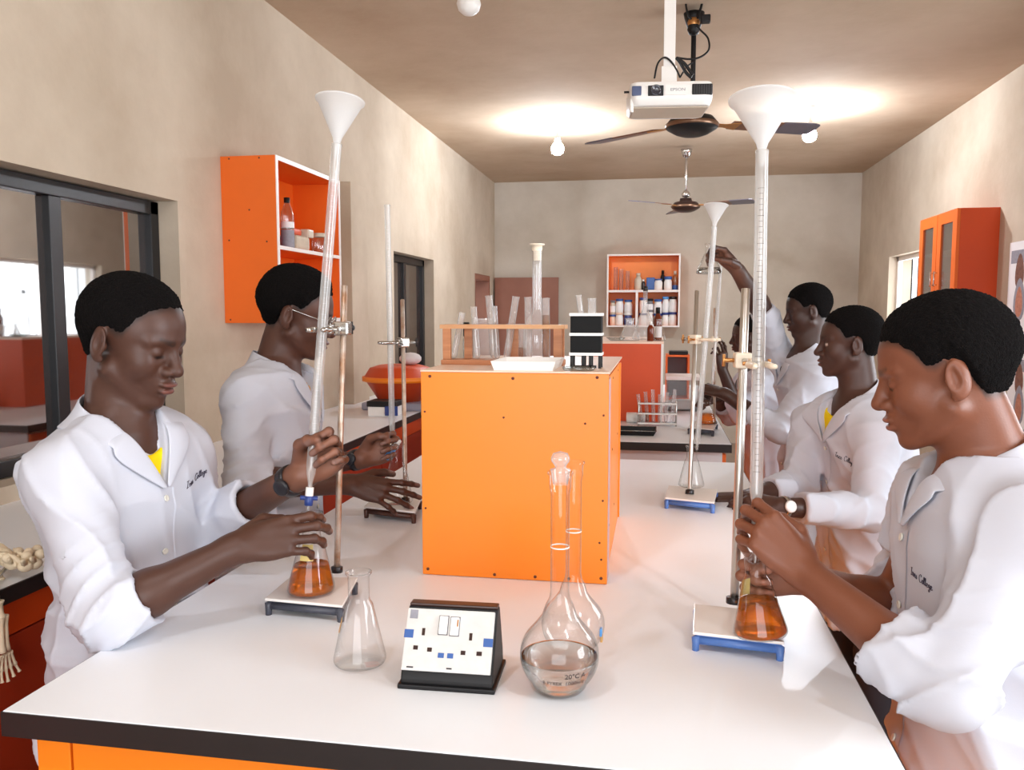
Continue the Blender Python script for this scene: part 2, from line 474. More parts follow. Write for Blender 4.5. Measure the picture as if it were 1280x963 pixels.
# wall counter under the left windows
cx = at(20, 732, Z=BZ).x
cx = -1.275
t = thing('wall_counter', 'white wall counter with red-orange front under the left windows', 'counter', ((XL+cx)/2, 3.5, 0))
MB().box((XL, 0.3, BZ-0.03), (cx-0.002, 7.2, BZ)).build('counter_top', 'white_laminate', t)
MB().box((cx-0.002, 0.3, BZ-0.034), (cx+0.003, 7.2, BZ-0.001)).build('edge_band', 'bench_edge', t)
MB().box((XL, 0.33, 0.05), (cx-0.035, 7.18, BZ-0.034)).build('cabinet_body', 'red_orange_panel', t)
MB().box((cx-0.035, 0.33, BZ-0.11), (cx-0.02, 7.18, BZ-0.036)).build('front_rail', 'orange_deep', t)
for i in range(8):
    a = 0.34+i*0.855
    MB().box((cx-0.035, a+0.004, 0.08), (cx-0.022, a+0.851, BZ-0.115)).build('door', 'red_orange_panel', t, bevel=0.002)

# ------------------------------------------------------------------ orange reagent box on the near bench
c0 = at(528, 719, Z=BZ); c1 = at(758.5, 731, Z=BZ)
by = (c0.y+c1.y)/2; bx0 = c0.x; bx1 = c1.x
bz1 = at(642, 464, Y=by).z
by1 = at(777, 446, Z=bz1).y
t = thing('reagent_box', 'big orange box-shaped reagent shelf standing on the near bench', 'shelf', ((bx0+bx1)/2, (by+by1)/2, BZ))
fp = MB().box((bx0, by, BZ+0.001), (bx1, by+0.016, bz1-0.004)).build('front_panel', 'orange_board', t, bevel=0.0012)
for sx, sz in ((0.05, 0.97), (0.5, 0.965), (0.94, 0.975), (0.02, 0.8), (0.975, 0.8), (0.02, 0.33), (0.975, 0.4), (0.97, 0.12), (0.03, 0.03), (0.40, 0.02), (0.62, 0.02), (0.80, 0.02), (0.96, 0.20), (0.45, 0.78), (0.88, 0.76), (0.97, 0.03)):
    p = Vector((bx0+(bx1-bx0)*sx, by, BZ+(bz1-BZ)*sz))
    MB().cyl(p+Vector((0, -0.0012, 0)), p+Vector((0, 0.003, 0)), 0.0032 if sz > 0.9 or sz < 0.1 else 0.0022, n=10).build('screw', 'screw_dark', fp)
MB().box((bx0, by+0.016, BZ+0.001), (bx0+0.016, by1-0.016, bz1-0.016)).build('side_panel', 'orange_board', t)
MB().box((bx1-0.022, by+0.0161, BZ+0.001), (bx1-0.004, by1-0.016, bz1-0.016)).build('side_panel', 'orange_board', t)
MB().box((bx1-0.004, by+0.0161, BZ+0.001), (bx1, by+0.075, bz1-0.016)).build('edge_strip', mat('lilac_edge', (205, 170, 176), 0.5), t)
MB().box((bx0, by1-0.016, BZ+0.001), (bx1, by1, bz1-0.016)).build('back_panel', 'orange_board', t)
MB().box((bx0-0.001, by-0.001, bz1-0.0038), (bx1+0.002, by1+0.001, bz1)).build('top_panel', 'pink_laminate', t, bevel=0.001)
for i, yy in enumerate((0.25, 0.42, 0.6, 0.85)):
    for zz in (0.93, 0.55, 0.2):
        if (i+int(zz*10)) % 2: continue
        p = Vector((bx1-0.004, by+(by1-by)*yy, BZ+(bz1-BZ)*zz))
        MB().cyl(p+Vector((0.0008, 0, 0)), p-Vector((0.003, 0, 0)), 0.0028, n=8).build('screw', 'screw_dark', t)

# tall red-orange box on the far bench
q0 = at(757, 515, Z=BZ+0.0)
ry = 4.15
rx0 = at(742, 470, Y=ry).x; rx1 = at(829, 470, Y=ry).x; rz = at(790, 427, Y=ry).z
ry1 = ry+0.75
t = thing('reagent_box', 'red-orange box-shaped shelf on the far bench', 'shelf', ((rx0+rx1)/2, ry+0.3, BZ))
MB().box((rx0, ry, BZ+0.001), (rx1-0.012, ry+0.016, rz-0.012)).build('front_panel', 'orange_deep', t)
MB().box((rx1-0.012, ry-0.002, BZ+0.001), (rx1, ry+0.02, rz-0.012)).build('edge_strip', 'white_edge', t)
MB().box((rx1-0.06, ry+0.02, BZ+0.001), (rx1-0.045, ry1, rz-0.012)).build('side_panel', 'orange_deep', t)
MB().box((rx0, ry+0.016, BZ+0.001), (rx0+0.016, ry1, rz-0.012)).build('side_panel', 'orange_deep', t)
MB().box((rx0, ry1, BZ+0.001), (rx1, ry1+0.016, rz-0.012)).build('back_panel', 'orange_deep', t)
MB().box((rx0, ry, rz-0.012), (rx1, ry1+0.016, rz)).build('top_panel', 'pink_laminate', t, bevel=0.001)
MB().box((rx1-0.05, ry+0.02, BZ+(rz-BZ)*0.35), (rx1, ry1, BZ+(rz-BZ)*0.35+0.012)).build('shelf', 'white_edge', t)

# ------------------------------------------------------------------ wall cabinets
# left: open cabinet with shelf
cy0 = 3.29
cxa = XL; cxb = at(345, 200, Y=cy0).x
cz1 = at(283, 195.5, Y=cy0).z; cz0 = at(285, 404, Y=cy0).z
cy1 = at(426, 300, X=cxb).y
t = thing('wall_cabinet', 'open orange wall cabinet with white edges on the left wall', 'cabinet', (cxa, (cy0+cy1)/2, cz0))
th = 0.018
sp = MB().box((cxa, cy0, cz0), (cxb-0.004, cy0+th, cz1)).build('side_panel', 'orange_cabinet', t, bevel=0.001)
for sx, sz in ((0.16, 0.985), (0.7, 0.985), (0.12, 0.5), (0.8, 0.49), (0.5, 0.68), (0.1, 0.02), (0.9, 0.02)):
    p = Vector((cxa+(cxb-cxa)*sx, cy0, cz0+(cz1-cz0)*sz))
    MB().cyl(p-Vector((0, 0.001, 0)), p+Vector((0, 0.003, 0)), 0.004, n=8).build('screw', 'screw_dark', sp)
MB().box((cxa, cy1-th, cz0), (cxb-0.004, cy1, cz1)).build('side_panel', 'orange_cabinet', t)
MB().box((cxa, cy0+th, cz1-th), (cxb-0.004, cy1-th, cz1)).build('top_panel', 'orange_cabinet', t)
MB().box((cxa, cy0+th, cz0), (cxb-0.004, cy1-th, cz0+th)).build('bottom_panel', 'orange_cabinet', t)
MB().box((cxa, cy0+th, cz0+th), (cxa+0.008, cy1-th, cz1-th)).build('back_panel', 'orange_cabinet', t)
shz = at(346, 306, X=cxb, ).z
MB().box((cxa+0.008, cy0+th, shz-0.016), (cxb-0.006, cy1-th, shz)).build('shelf', 'orange_cabinet', t)
for a, c in (((cy0, cz0), (cy0+th, cz1)), ((cy1-th, cz0), (cy1, cz1)), ((cy0+th, cz1-th), (cy1-th, cz1)), ((cy0+th, cz0), (cy1-th, cz0+th)), ((cy0+th, shz-0.016), (cy1-th, shz))):
    MB().box((cxb-0.004, a[0], a[1]), (cxb, c[0], c[1])).build('edge_strip', 'white_edge', t)
LC = dict(x0=cxa, x1=cxb, y0=cy0, y1=cy1, sz=shz)

# back: open cabinet of reagent bottles
ky = YB-0.24
ka = at(758, 410, Y=ky); kb = at(851, 317, Y=ky)
kx0, kx1, kz1 = ka.x, kb.x, kb.z
kz0 = at(800, 409, Y=ky).z
t = thing('wall_cabinet', 'open orange cabinet full of reagent bottles on the back wall', 'cabinet', ((kx0+kx1)/2, YB, kz0))
w_ = 0.03
kmid = at(796, 380, Y=ky).x; ksz = at(800, 364, Y=ky).z
MB().box((kx0, YB-0.012, kz0), (kx1, YB-0.001, kz1)).build('back_panel', 'orange_board', t)
for nm, lo, hi in (('side_panel', (kx0, kz0), (kx0+w_*0.6, kz1)), ('side_panel', (kx1-w_*0.6, kz0), (kx1, kz1)), ('top_panel', (kx0+w_*0.6, kz1-w_*0.6), (kx1-w_*0.6, kz1)), ('bottom_panel', (kx0+w_*0.6, kz0), (kx1-w_*0.6, kz0+w_*0.6)), ('shelf', (kx0+w_*0.6, ksz-0.012), (kx1-w_*0.6, ksz+0.012)), ('divider', (kmid-0.013, kz0+w_*0.6), (kmid+0.013, ksz-0.012))):
    MB().box((lo[0], ky+0.005, lo[1]), (hi[0], YB-0.012, hi[1])).build(nm, 'orange_board', t)
    MB().box((lo[0], ky, lo[1]), (hi[0], ky+0.005, hi[1])).build('edge_strip', 'white_edge', t)

# right: cabinet with two glazed doors
e = at(1251, 259, X=XR); gy = e.y; gz1 = e.z
gx = at(1197, 262, Y=gy).x
gy1 = at(1150, 290, X=gx).y
gz0 = gz1-0.78
t = thing('wall_cabinet', 'orange wall cabinet with two glazed doors on the right wall', 'cabinet', (XR, (gy+gy1)/2, gz0))
MB().box((gx+0.02, gy, gz0), (XR, gy+0.018, gz1)).build('side_panel', 'orange_deep', t)
MB().box((gx+0.02, gy1-0.018, gz0), (XR, gy1, gz1)).build('side_panel', 'orange_deep', t)
MB().box((gx+0.02, gy+0.018, gz1-0.018), (XR, gy1-0.018, gz1)).build('top_panel', 'orange_deep', t)
MB().box((gx+0.02, gy+0.018, gz0), (XR, gy1-0.018, gz0+0.018)).build('bottom_panel', 'orange_deep', t)
MB().box((XR-0.01, gy+0.018, gz0+0.018), (XR-0.001, gy1-0.018, gz1-0.018)).build('back_panel', 'white_panel', t)
for k in (1, 2):
    MB().box((gx+0.03, gy+0.018, gz0+k*0.26), (XR-0.01, gy1-0.018, gz0+k*0.26+0.014)).build('shelf', 'white_edge', t)
gm = (gy+gy1)/2
for a, c in ((gy, gm-0.004), (gm+0.004, gy1)):
    d = thing_door = MB()
    fw = 0.075
    for lo, hi in (((a, gz0), (a+fw, gz1)), ((c-fw, gz0), (c, gz1)), ((a+fw, gz0), (c-fw, gz0+fw)), ((a+fw, gz1-fw), (c-fw, gz1))):
        d.box((gx, lo[0], lo[1]), (gx+0.019, hi[0], hi[1]))
    do = d.build('door', 'orange_cabinet', t)
    MB().box((gx+0.009, a+fw-0.004, gz0+fw-0.004), (gx+0.012, c-fw+0.004, gz1-fw+0.004)).build('pane', 'cabinet_glass', do)
    hy = c-0.035 if a == gy else a+0.035
    MB().cyl((gx-0.02, hy, gz0+0.3), (gx-0.02, hy, gz0+0.4), 0.005, n=8).cyl((gx-0.02, hy, gz0+0.31), (gx, hy, gz0+0.31), 0.004, n=8).cyl((gx-0.02, hy, gz0+0.39), (gx, hy, gz0+0.39), 0.004, n=8).build('handle', 'chrome', do)

# posters on the right wall
def poster(px0, py0, py1, label, seedv, w=0.6):
    a = at(px0, py0, X=XR-0.003); zb = at(px0, py1, X=XR-0.003).z
    y1_ = a.y; y0_ = y1_-w; z1_ = a.z
    t = thing('anatomy_poster', label, 'poster', (XR, (y0_+y1_)/2, zb))
    MB().box((XR-0.004, y0_, zb), (XR-0.0005, y1_, z1_)).build('sheet', 'paper', t)
    H = z1_-zb
    MB().box((XR-0.0048, y0_+0.04, z1_-H*0.20), (XR-0.004, y1_-0.03, z1_-H*0.08)).build('heading', 'poster_grey', t)
    def blob(cy, cz, ry_, rz_, m, k):
        n = 18
        pts = [(cy+ry_*math.cos(2*math.pi*i/n)*(1-0.25*math.sin(2*math.pi*i/n)), cz+rz_*math.sin(2*math.pi*i/n)) for i in range(n)]
        MB().prism(pts, 0, XR-0.0050-0.0003*k, XR-0.004).build('printed_organ', m, t)
    for i, (fy, fz, a_, b_, m) in enumerate(((0.13, 0.72, 0.055, 0.10, 'poster_brown'), (0.14, 0.46, 0.07, 0.12, 'poster_grey'), (0.14, 0.44, 0.045, 0.085, 'poster_skin'), (0.12, 0.2, 0.04, 0.055, 'poster_orange'), (0.36, 0.66, 0.06, 0.12, 'poster_skin'), (0.37, 0.3, 0.07, 0.14, 'poster_brown'))):
        blob(y1_-fy*w/0.5, zb+H*fz, a_*H/0.6, b_*H/0.6, m, i)
poster(1263, 304, 436, 'white anatomy poster with organ drawings on the right wall, upper one', 1)
poster(1262, 438, 560, 'white anatomy poster low on the right wall, below the other poster', 2)

# ------------------------------------------------------------------ ceiling: lamps, fans, projector
def lamp(px, py, label, lit=True, z=ZC):
    p = at(px, py, Z=z-0.19)
    t = thing('ceiling_lamp', label, 'lamp', (p.x, p.y, z))
    MB().lathe([(0, 0), (0.045, 0), (0.045, 0.012), (0.012, 0.02), (0.010, 0.10), (0.022, 0.11), (0.022, 0.145), (0, 0.145)], (p.x, p.y, z), (0, 0, -1), 20).build('lamp_holder', 'white_plastic', t)
    prof = [(0, 0.245), (0.025, 0.240), (0.043, 0.224), (0.050, 0.200), (0.044, 0.175), (0.028, 0.155), (0.018, 0.142)]
    MB().lathe(prof, (p.x, p.y, z), (0, 0, -1), 20).build('bulb', 'lamp_glow' if lit else 'white_plastic', t)
lamp(697, 185, 'lit ceiling lamp left of the ceiling fan')
lamp(1012, 168, 'lit ceiling lamp right of the ceiling fan')
def added_lamp(x, y, label):  # lamps added out of view to light the bench from above
    t0 = [o for o in col.objects if o.name.startswith('ceiling_lamp')][0]
    c = copy_tree(t0); c.location = (x, y, ZC); c['label'] = label
    for ch in c.children:
        if ch.name.startswith('bulb'): ch.data = ch.data.copy(); ch.data.materials[0] = MATS['added_lamp_glow']
added_lamp(-0.7, 0.2, 'added ceiling lamp above the photographer, out of view, left one')
added_lamp(1.0, 0.2, 'added ceiling lamp above the photographer, out of view, right one')
lamp(586, 2, 'unlit white bulb holder on the ceiling at the top edge', False)

def fan(hub, canopy_z, yaw, label, blade_len, motor_r, ms, blades=(0, 120, 240)):
    x, y, z = hub
    t = thing('ceiling_fan', label, 'fan', (x, y, z))
    k = motor_r/0.125
    MB().lathe([(0, 0.075*k), (0.05*k, 0.075*k), (0.055*k, 0.05*k), (0.10*k, 0.04*k), (0.122*k, 0.014*k), (0.125*k, 0.0), (0.118*k, -0.014*k), (0.08*k, -0.036*k), (0.05*k, -0.046*k), (0, -0.048*k)], (x, y, z), (0, 0, 1), 32).build('motor_housing', ms[0], t)
    MB().lathe([(0.1255*k, 0.012*k), (0.1285*k, 0.006*k), (0.1285*k, -0.002*k), (0.1245*k, -0.008*k)], (x, y, z), (0, 0, 1), 32).build('trim_ring', 'bronze_trim', t)
    MB().cyl((x, y, z+0.07*k), (x, y, canopy_z-0.02), 0.012, n=12).build('down_rod', ms[1], t)
    MB().lathe([(0.014, 0), (0.03, 0.005), (0.045, 0.05), (0.05, 0.075), (0.012, 0.078)], (x, y, canopy_z-0.10), (0, 0, 1), 20).build('canopy', ms[2], t)
    MB().lathe([(0.013, 0.0), (0.034, 0.006), (0.038, 0.03), (0.02, 0.055), (0.013, 0.06)], (x, y, z+0.085*k), (0, 0, 1), 20).build('lower_cup', ms[2], t)
    for a in blades:
        g = rad(a+yaw); d = Vector((math.cos(g), math.sin(g), 0)); s_ = Vector((-math.sin(g), math.cos(g), 0)); u = Vector((0, 0, 1))
        c = Vector((x, y, z+0.012*k))
        br = MB()
        T = Matrix((( d.x, s_.x, 0, c.x), (d.y, s_.y, 0, c.y), (0, 0, 1, c.z), (0, 0, 0, 1)))
        T = T @ Matrix.Rotation(rad(-9), 4, 'X')
        br.prism([(0.10*k, -0.022), (0.17*k, -0.018), (0.24, -0.045), (0.24, 0.045), (0.17*k, 0.018), (0.10*k, 0.022)], 2, -0.004, 0.0, T)
        bo = br.build('blade_bracket', 'gold_trim', t)
        L0, L1 = 0.20, blade_len
        bl = MB().prism([(L0, -0.045), (L1-0.03, -0.068), (L1-0.005, -0.055), (L1, 0.0), (L1-0.005, 0.055), (L1-0.03, 0.068), (L0, 0.045)], 2, 0.0, 0.006, T).build('blade', 'brown_blade', t)
        MB().prism([(L1-0.20, -0.0635), (L1-0.03, -0.0682), (L1-0.004, -0.055), (L1+0.001, 0.0), (L1-0.004, 0.055), (L1-0.03, 0.0682), (L1-0.20, 0.0635)], 2, -0.0006, 0.0066, T).build('blade_tip', 'blade_grey', bl)
    return t
h1 = at(865, 158, D=4.0)
fan((h1.x, h1.y, h1.z), ZC, 22, 'brown three-bladed ceiling fan right behind the projector', 0.66, 0.125, ('black_plastic', 'black_plastic', 'black_plastic'))
# fan wiring at the ceiling
h2 = at(857, 259, D=7.3)
fan((h2.x, h2.y, h2.z), ZC, 100, 'far ceiling fan with chrome rod hanging below the first fan', 0.60, 0.125, ('dark_brown_metal', 'chrome', 'chrome'))

D_ = 2.94
p = at(840, 116, D=D_)
pr = thing('projector', 'white ceiling projector hanging from a white pole', 'projector', (p.x, p.y, p.z))
Rz = Matrix.Rotation(rad(6.0), 4, 'Z')
T = Matrix.Translation(p) @ Rz
w2_, h_, dep = 0.148, 0.040, 0.24
# body: rounded-rectangle plan with tapered belly
def rrect(hw, hd, r, n=5):
    pts = []
    for cx_, cy_, a0 in ((hw-r, hd-r, 0), (-hw+r, hd-r, 90), (-hw+r, -hd+r, 180), (hw-r, -hd+r, 270)):
        for i in range(n+1):
            a = rad(a0+90*i/n); pts.append((cx_+r*math.cos(a), cy_+r*math.sin(a)))
    return pts
def loft(mb, layers, T=None, smooth=True):
    n = len(layers[0][0]); vs_ = []; fs_ = []
    for pts, z in layers: vs_ += [(p_[0], p_[1], z) for p_ in pts]
    for k in range(len(layers)-1):
        for i in range(n):
            j = (i+1) % n
            fs_.append((k*n+i, k*n+j, (k+1)*n+j, (k+1)*n+i))
    mb.add(vs_, fs_, smooth, T)
    mb.add(vs_[:n], [tuple(range(n))[::-1]], False, T); mb.add(vs_[-n:], [tuple(range(n))], False, T)
    return mb
def sh(pts, dy): return [(a, b_+dy) for a, b_ in pts]
def shell_loft(layers, T): return loft(MB(), layers, T)
loft(MB(), [(sh(rrect(w2_*0.93, dep/2*0.9, 0.03), 0.12), -h_), (sh(rrect(w2_*0.97, dep/2*0.97, 0.03), 0.12), -h_*0.75), (sh(rrect(w2_, dep/2, 0.03), 0.12), -h_*0.3), (sh(rrect(w2_, dep/2, 0.03), 0.12), h_*0.75), (sh(rrect(w2_*0.97, dep/2*0.97, 0.03), 0.12), h_)], T).build('projector_body', 'white_plastic', pr)
MB().box((-w2_*0.9, 0.035, -h_-0.004), (w2_*0.9, 0.2, -h_-0.0002), T).build('bottom_plate', 'beige_plastic', pr, bevel=0.002)
MB().box((-0.142, -0.0035, -0.008), (-0.108, 0.01, 0.026), T).build('front_badge', mat('badge_blue', (70, 84, 120), 0.3), pr, bevel=0.004)
lens = MB().box((-0.085, -0.004, -0.010), (-0.030, 0.01, 0.026), T).build('lens_bay', 'black_plastic', pr, bevel=0.002)
lc = T @ Vector((-0.057, -0.004, 0.009)); ld = (Rz @ Vector((0, -1, 0)))
MB().lathe([(0.017, -0.002), (0.019, 0.004), (0.016, 0.006), (0.013, 0.003), (0, 0.001)], lc, ld, 24).build('lens', mat('lens_glass', (40, 46, 60), 0.08, spec=1.0), lens)
MB().box((-0.026, -0.0038, -0.008), (0.066, 0.01, 0.027), T).build('name_panel', 'white_plastic', pr, bevel=0.001)
vb = MB().box((0.070, -0.003, -0.008), (0.143, 0.02, 0.030), T).build('exhaust_vent', 'black_plastic', pr, bevel=0.004)
for i in range(8):
    x = 0.078+i*0.0085
    MB().box((x, -0.0048, -0.005), (x+0.002, 0.0, 0.027), T).build('vent_slat', 'dark_metal', vb)
def text_mesh(txt, size, depth=0.0):
    cu = bpy.data.curves.new('lettering', 'FONT'); cu.body = txt; cu.size = size; cu.align_x = 'CENTER'; cu.align_y = 'CENTER'
    cu.resolution_u = 3; cu.offset = size*0.018
    o = bpy.data.objects.new('lettering', cu); col.objects.link(o)
    dg = bpy.context.evaluated_depsgraph_get()
    me = bpy.data.meshes.new_from_object(o.evaluated_get(dg))
    vs_ = [Vector(v.co) for v in me.vertices]; fs_ = [list(p_.vertices) for p_ in me.polygons]
    bpy.data.objects.remove(o)
    bpy.data.meshes.remove(me)
    return vs_, fs_
tv, tf = text_mesh('EPSON', 0.014)
MB().add([(v.x*1.25+0.02, -0.0045, v.y+0.010) for v in tv], tf, False, T).build('lettering', 'logo_grey', pr)
ft = T @ Vector((-0.142, 0.02, -h_*0.4)); MB().cyl(ft, ft-Vector((0, 0, 0.045)), 0.006, 0.008, n=10).build('foot', 'white_plastic', pr)
kn = T @ Vector((-w2_, 0.06, 0.02)); MB().cyl(kn, kn+Vector((-0.018, -0.002, 0)), 0.004, n=8).build('plug', 'black_plastic', pr)
# bracket arms and pole
for a in ((-0.10, 0.06), (0.10, 0.05), (-0.05, 0.2), (0.07, 0.2)):
    MB().tube([T @ Vector((0.0, 0.10, h_+0.018)), T @ Vector((a[0]*0.6, 0.10+(a[1]-0.10)*0.6, h_+0.012)), T @ Vector((a[0], a[1], h_+0.002))], 0.005, 8).build('bracket_arm', 'white_plastic', pr)
pc = T @ Vector((0.0, 0.10, 0))
MB().box((pc.x-0.028, pc.y-0.028, pc.z+h_+0.01), (pc.x+0.028, pc.y+0.028, pc.z+h_+0.075)).build('pole_collar', 'white_plastic', pr, bevel=0.003)
MB().box((pc.x-0.021, pc.y-0.021, pc.z+h_+0.07), (pc.x+0.021, pc.y+0.021, ZC)).build('pole', 'white_plastic', pr, bevel=0.003)
def cable(pts, r, label, nm='cable', m='black_plastic'):
    # smooth polyline by Catmull-Rom
    P = [Vector(q) for q in pts]; out = []
    for i in range(len(P)-1):
        a, b_, c, d = P[max(i-1, 0)], P[i], P[i+1], P[min(i+2, len(P)-1)]
        for k in range(6):
            t_ = k/6
            out.append(0.5*((2*b_)+(c-a)*t_+(2*a-5*b_+4*c-d)*t_*t_+(3*b_-a-3*c+d)*t_**3))
    out.append(P[-1])
    o = MB().tube(out, r, 8)
    return o
def cab(pxs, D, r): return cable([at(a, b_, D=D) for a, b_ in pxs], r, '')
cab([(818, 98), (822, 80), (830, 72), (838, 76), (846, 88), (850, 97)], D_+0.06, 0.0035).build('cable', 'black_plastic', pr)
cab([(845, 72), (850, 78), (857, 90), (864, 97)], D_+0.10, 0.006).build('cable', 'black_plastic', pr)
cab([(848, 74), (856, 80), (866, 94)], D_+0.12, 0.006).build('cable', 'black_plastic', pr)
cab([(850, 97), (858, 84), (866, 78)], D_+0.14, 0.003).build('cable', 'black_plastic', pr)
tag(cab([(846, 72), (862, 74), (876, 71), (886, 62), (885, 48), (876, 38), (871, 33)], 3.8, 0.0045).build('power_cable', 'black_plastic'), 'black power cable looping from the projector up to the ceiling junction', 'cable')
tag(cab([(857, -40), (857, 0), (860, 18), (866, 26)], 3.9, 0.005).build('ceiling_wire', 'black_plastic'), 'black wire dropping from the ceiling left of the fan rod', 'cable')
tag(cab([(880, -40), (878, 0), (874, 16), (870, 26)], 3.9, 0.006).build('ceiling_wire', 'black_plastic'), 'black wire dropping from the ceiling right of the fan rod', 'cable')
jb = at(867, 32, D=3.92)
t = thing('junction_plug', 'black plug and brass junction hanging at the fan rod', 'plug', tuple(jb))
MB().lathe([(0, 0.035), (0.022, 0.033), (0.03, 0.015), (0.026, 0)], jb, (0, 0, 1), 16).build('junction_cup', 'gold_trim', t)
MB().lathe([(0, -0.045), (0.022, -0.04), (0.03, -0.02), (0.027, 0)], jb, (0, 0, 1), 16).build('junction_cap', 'black_plastic', t)
pp = at(882, 24, D=3.88)
MB().cbox(pp, (0.045, 0.04, 0.035)).build('plug_body', 'black_plastic', t, bevel=0.006)

# ------------------------------------------------------------------ glassware
def sphere_prof(r, z0, z1, n=10):
    pass
def conical_prof(h, rb, rn, rim=1.25):
    """outer wall of a conical flask, from centre of base to rim"""
    hn = h*0.70
    return [(0, 0.0015), (rb*0.80, 0.0005), (rb*0.95, 0.003), (rb, h*0.05), (rb*0.985, h*0.09), (rn*1.30, hn*0.93), (rn*1.06, hn*0.99), (rn, hn*1.05), (rn, h*0.93), (rn*1.02, h*0.955), (rn*rim, h*0.985), (rn*rim, h), (rn*rim*0.92, h*1.002), (rn*0.93, h*0.98)]
def conical_liquid(h, rb, rn, fill):
    hn = h*0.70; i = 0.0012
    def rr(z):
        a, b_ = h*0.09, hn*0.93
        return rb*0.985+(rn*1.30-rb*0.985)*max(0, (z-a))/(b_-a)
    zt = h*fill
    return [(0, 0.003), (rb*0.78-i, 0.003), (rb*0.94-i, 0.005), (rb-i*1.5, h*0.055), (rb*0.985-i*1.5, h*0.09), (rr(zt)-i*1.5, zt), (rr(zt)*0.9, zt-0.0006), (0, zt-0.0006)]
def conical_flask(p, h, rb, rn, label, liq=None, fill=0.35, axis=(0, 0, 1), sticker=None, cat='flask', n=32, group=None, name='conical_flask'):
    t = thing(name, label, cat, tuple(p), group)
    a = Vector(axis).normalized()
    MB().lathe(conical_prof(h, rb, rn), p, a, n).build('flask_wall', 'clear_glass', t)
    if liq: MB().lathe(conical_liquid(h, rb, rn, fill), p, a, n).build('liquid', liq, t)
    if sticker:
        # paper tape wrapped on the cone: angle range and height range
        a0, a1, z0, z1, m = sticker
        u, v, ax = frame_from_axis(a); hn = h*0.70
        vs_ = []; fs_ = []; k = 8
        for i in range(k+1):
            g = rad(a0+(a1-a0)*i/k)
            for z in (z0*h, z1*h):
                A, B = h*0.09, hn*0.93
                r_ = rb*0.985+(rn*1.30-rb*0.985)*max(0, (z-A))/(B-A) if z < B else rn*1.02
                r_ += 0.0008
                vs_.append(Vector(p)+ax*z+u*(r_*math.cos(g))+v*(r_*math.sin(g)))
        for i in range(k): fs_.append((2*i, 2*i+2, 2*i+3, 2*i+1))
        MB().add(vs_, fs_, True).build('paper_tape', m, t)
    return t
def volumetric_flask(p, h, rb, rn, label, stopper, fill, text=False):
    t = thing('volumetric_flask', label, 'flask', tuple(p))
    zc = rb*0.93
    prof = [(0, 0.004), (rb*0.42, 0.002), (rb*0.58, 0.002), (rb*0.68, 0.008)]
    for i in range(1, 12):
        g = rad(-52+i*(52+42)/12); prof.append((rb*math.cos(g), zc+rb*math.sin(g)*0.98))
    z2 = zc+rb*math.sin(rad(42))
    prof += [(rb*0.60, z2+rb*0.14), (rb*0.44, z2+rb*0.36), (rn*1.5, z2+rb*0.62), (rn*1.12, z2+rb*0.80), (rn, z2+rb*0.98), (rn, h*0.90), (rn*1.02, h*0.905), (rn*1.16, h*0.93), (rn*1.2, h*0.985), (rn*1.38, h*0.99), (rn*1.38, h), (rn*1.1, h)]
    MB().lathe(prof, p, (0, 0, 1), 40).build('flask_wall', 'clear_glass', t)
    if fill:
        lp = [(0, 0.006), (rb*0.40, 0.0045), (rb*0.57, 0.005), (rb*0.66, 0.010)]
        top = zc+rb*fill
        for i in range(1, 12):
            g = rad(-52+i*(52+42)/12); z = zc+rb*math.sin(g)*0.98
            if z > top: break
            lp.append((rb*math.cos(g)-0.002, z))
        g = math.asin(max(-1, min(1, fill/0.98)))
        lp += [(rb*math.cos(g)-0.002, top), (rb*math.cos(g)*0.92, top-0.0012), (0, top-0.0012)]
        MB().lathe(lp, p, (0, 0, 1), 40).build('water', 'water', t)
    MB().lathe([(rn*1.01, z2+rb*0.98+(h*0.9-z2-rb*0.98)*0.45), (rn*1.03, z2+rb*0.98+(h*0.9-z2-rb*0.98)*0.45+0.001), (rn*1.01, z2+rb*0.98+(h*0.9-z2-rb*0.98)*0.45+0.002)], p, (0, 0, 1), 24).build('graduation_ring', 'white_edge', t)
    if stopper == 'glass':
        s_ = Vector(p)+Vector((0, 0, h))
        MB().lathe([(rn*0.8, -0.018), (rn*1.02, 0.0), (rn*1.1, 0.003), (rn*0.55, 0.006), (rn*0.62, 0.009), (rn*0.98, 0.0155), (rn*1.0, 0.020), (rn*0.8, 0.0265), (0, 0.030)], s_, (0, 0, 1), 24).build('stopper', 'test_tube_glass', t)
    if text:
        for s_, sz, az, z in (('B PYREX', 0.0074, -94, zc-rb*0.36), ('20°C A', 0.0100, -60, zc-rb*0.17), ('1000ml±', 0.0086, -59, zc-rb*0.36)):
            tv, tf = text_mesh(s_, sz)
            vs_ = []
            for v in tv:
                zz = z+v.y; dz = (zz-zc)/0.98
                R_ = math.sqrt(max(1e-6, rb*rb-dz*dz))+0.0006
                g = rad(az)+v.x/rb*1.05
                vs_.append(Vector(p)+Vector((R_*math.cos(g), R_*math.sin(g), zz)))
            MB().add(vs_, tf).build('lettering', 'ink', t)
    return t

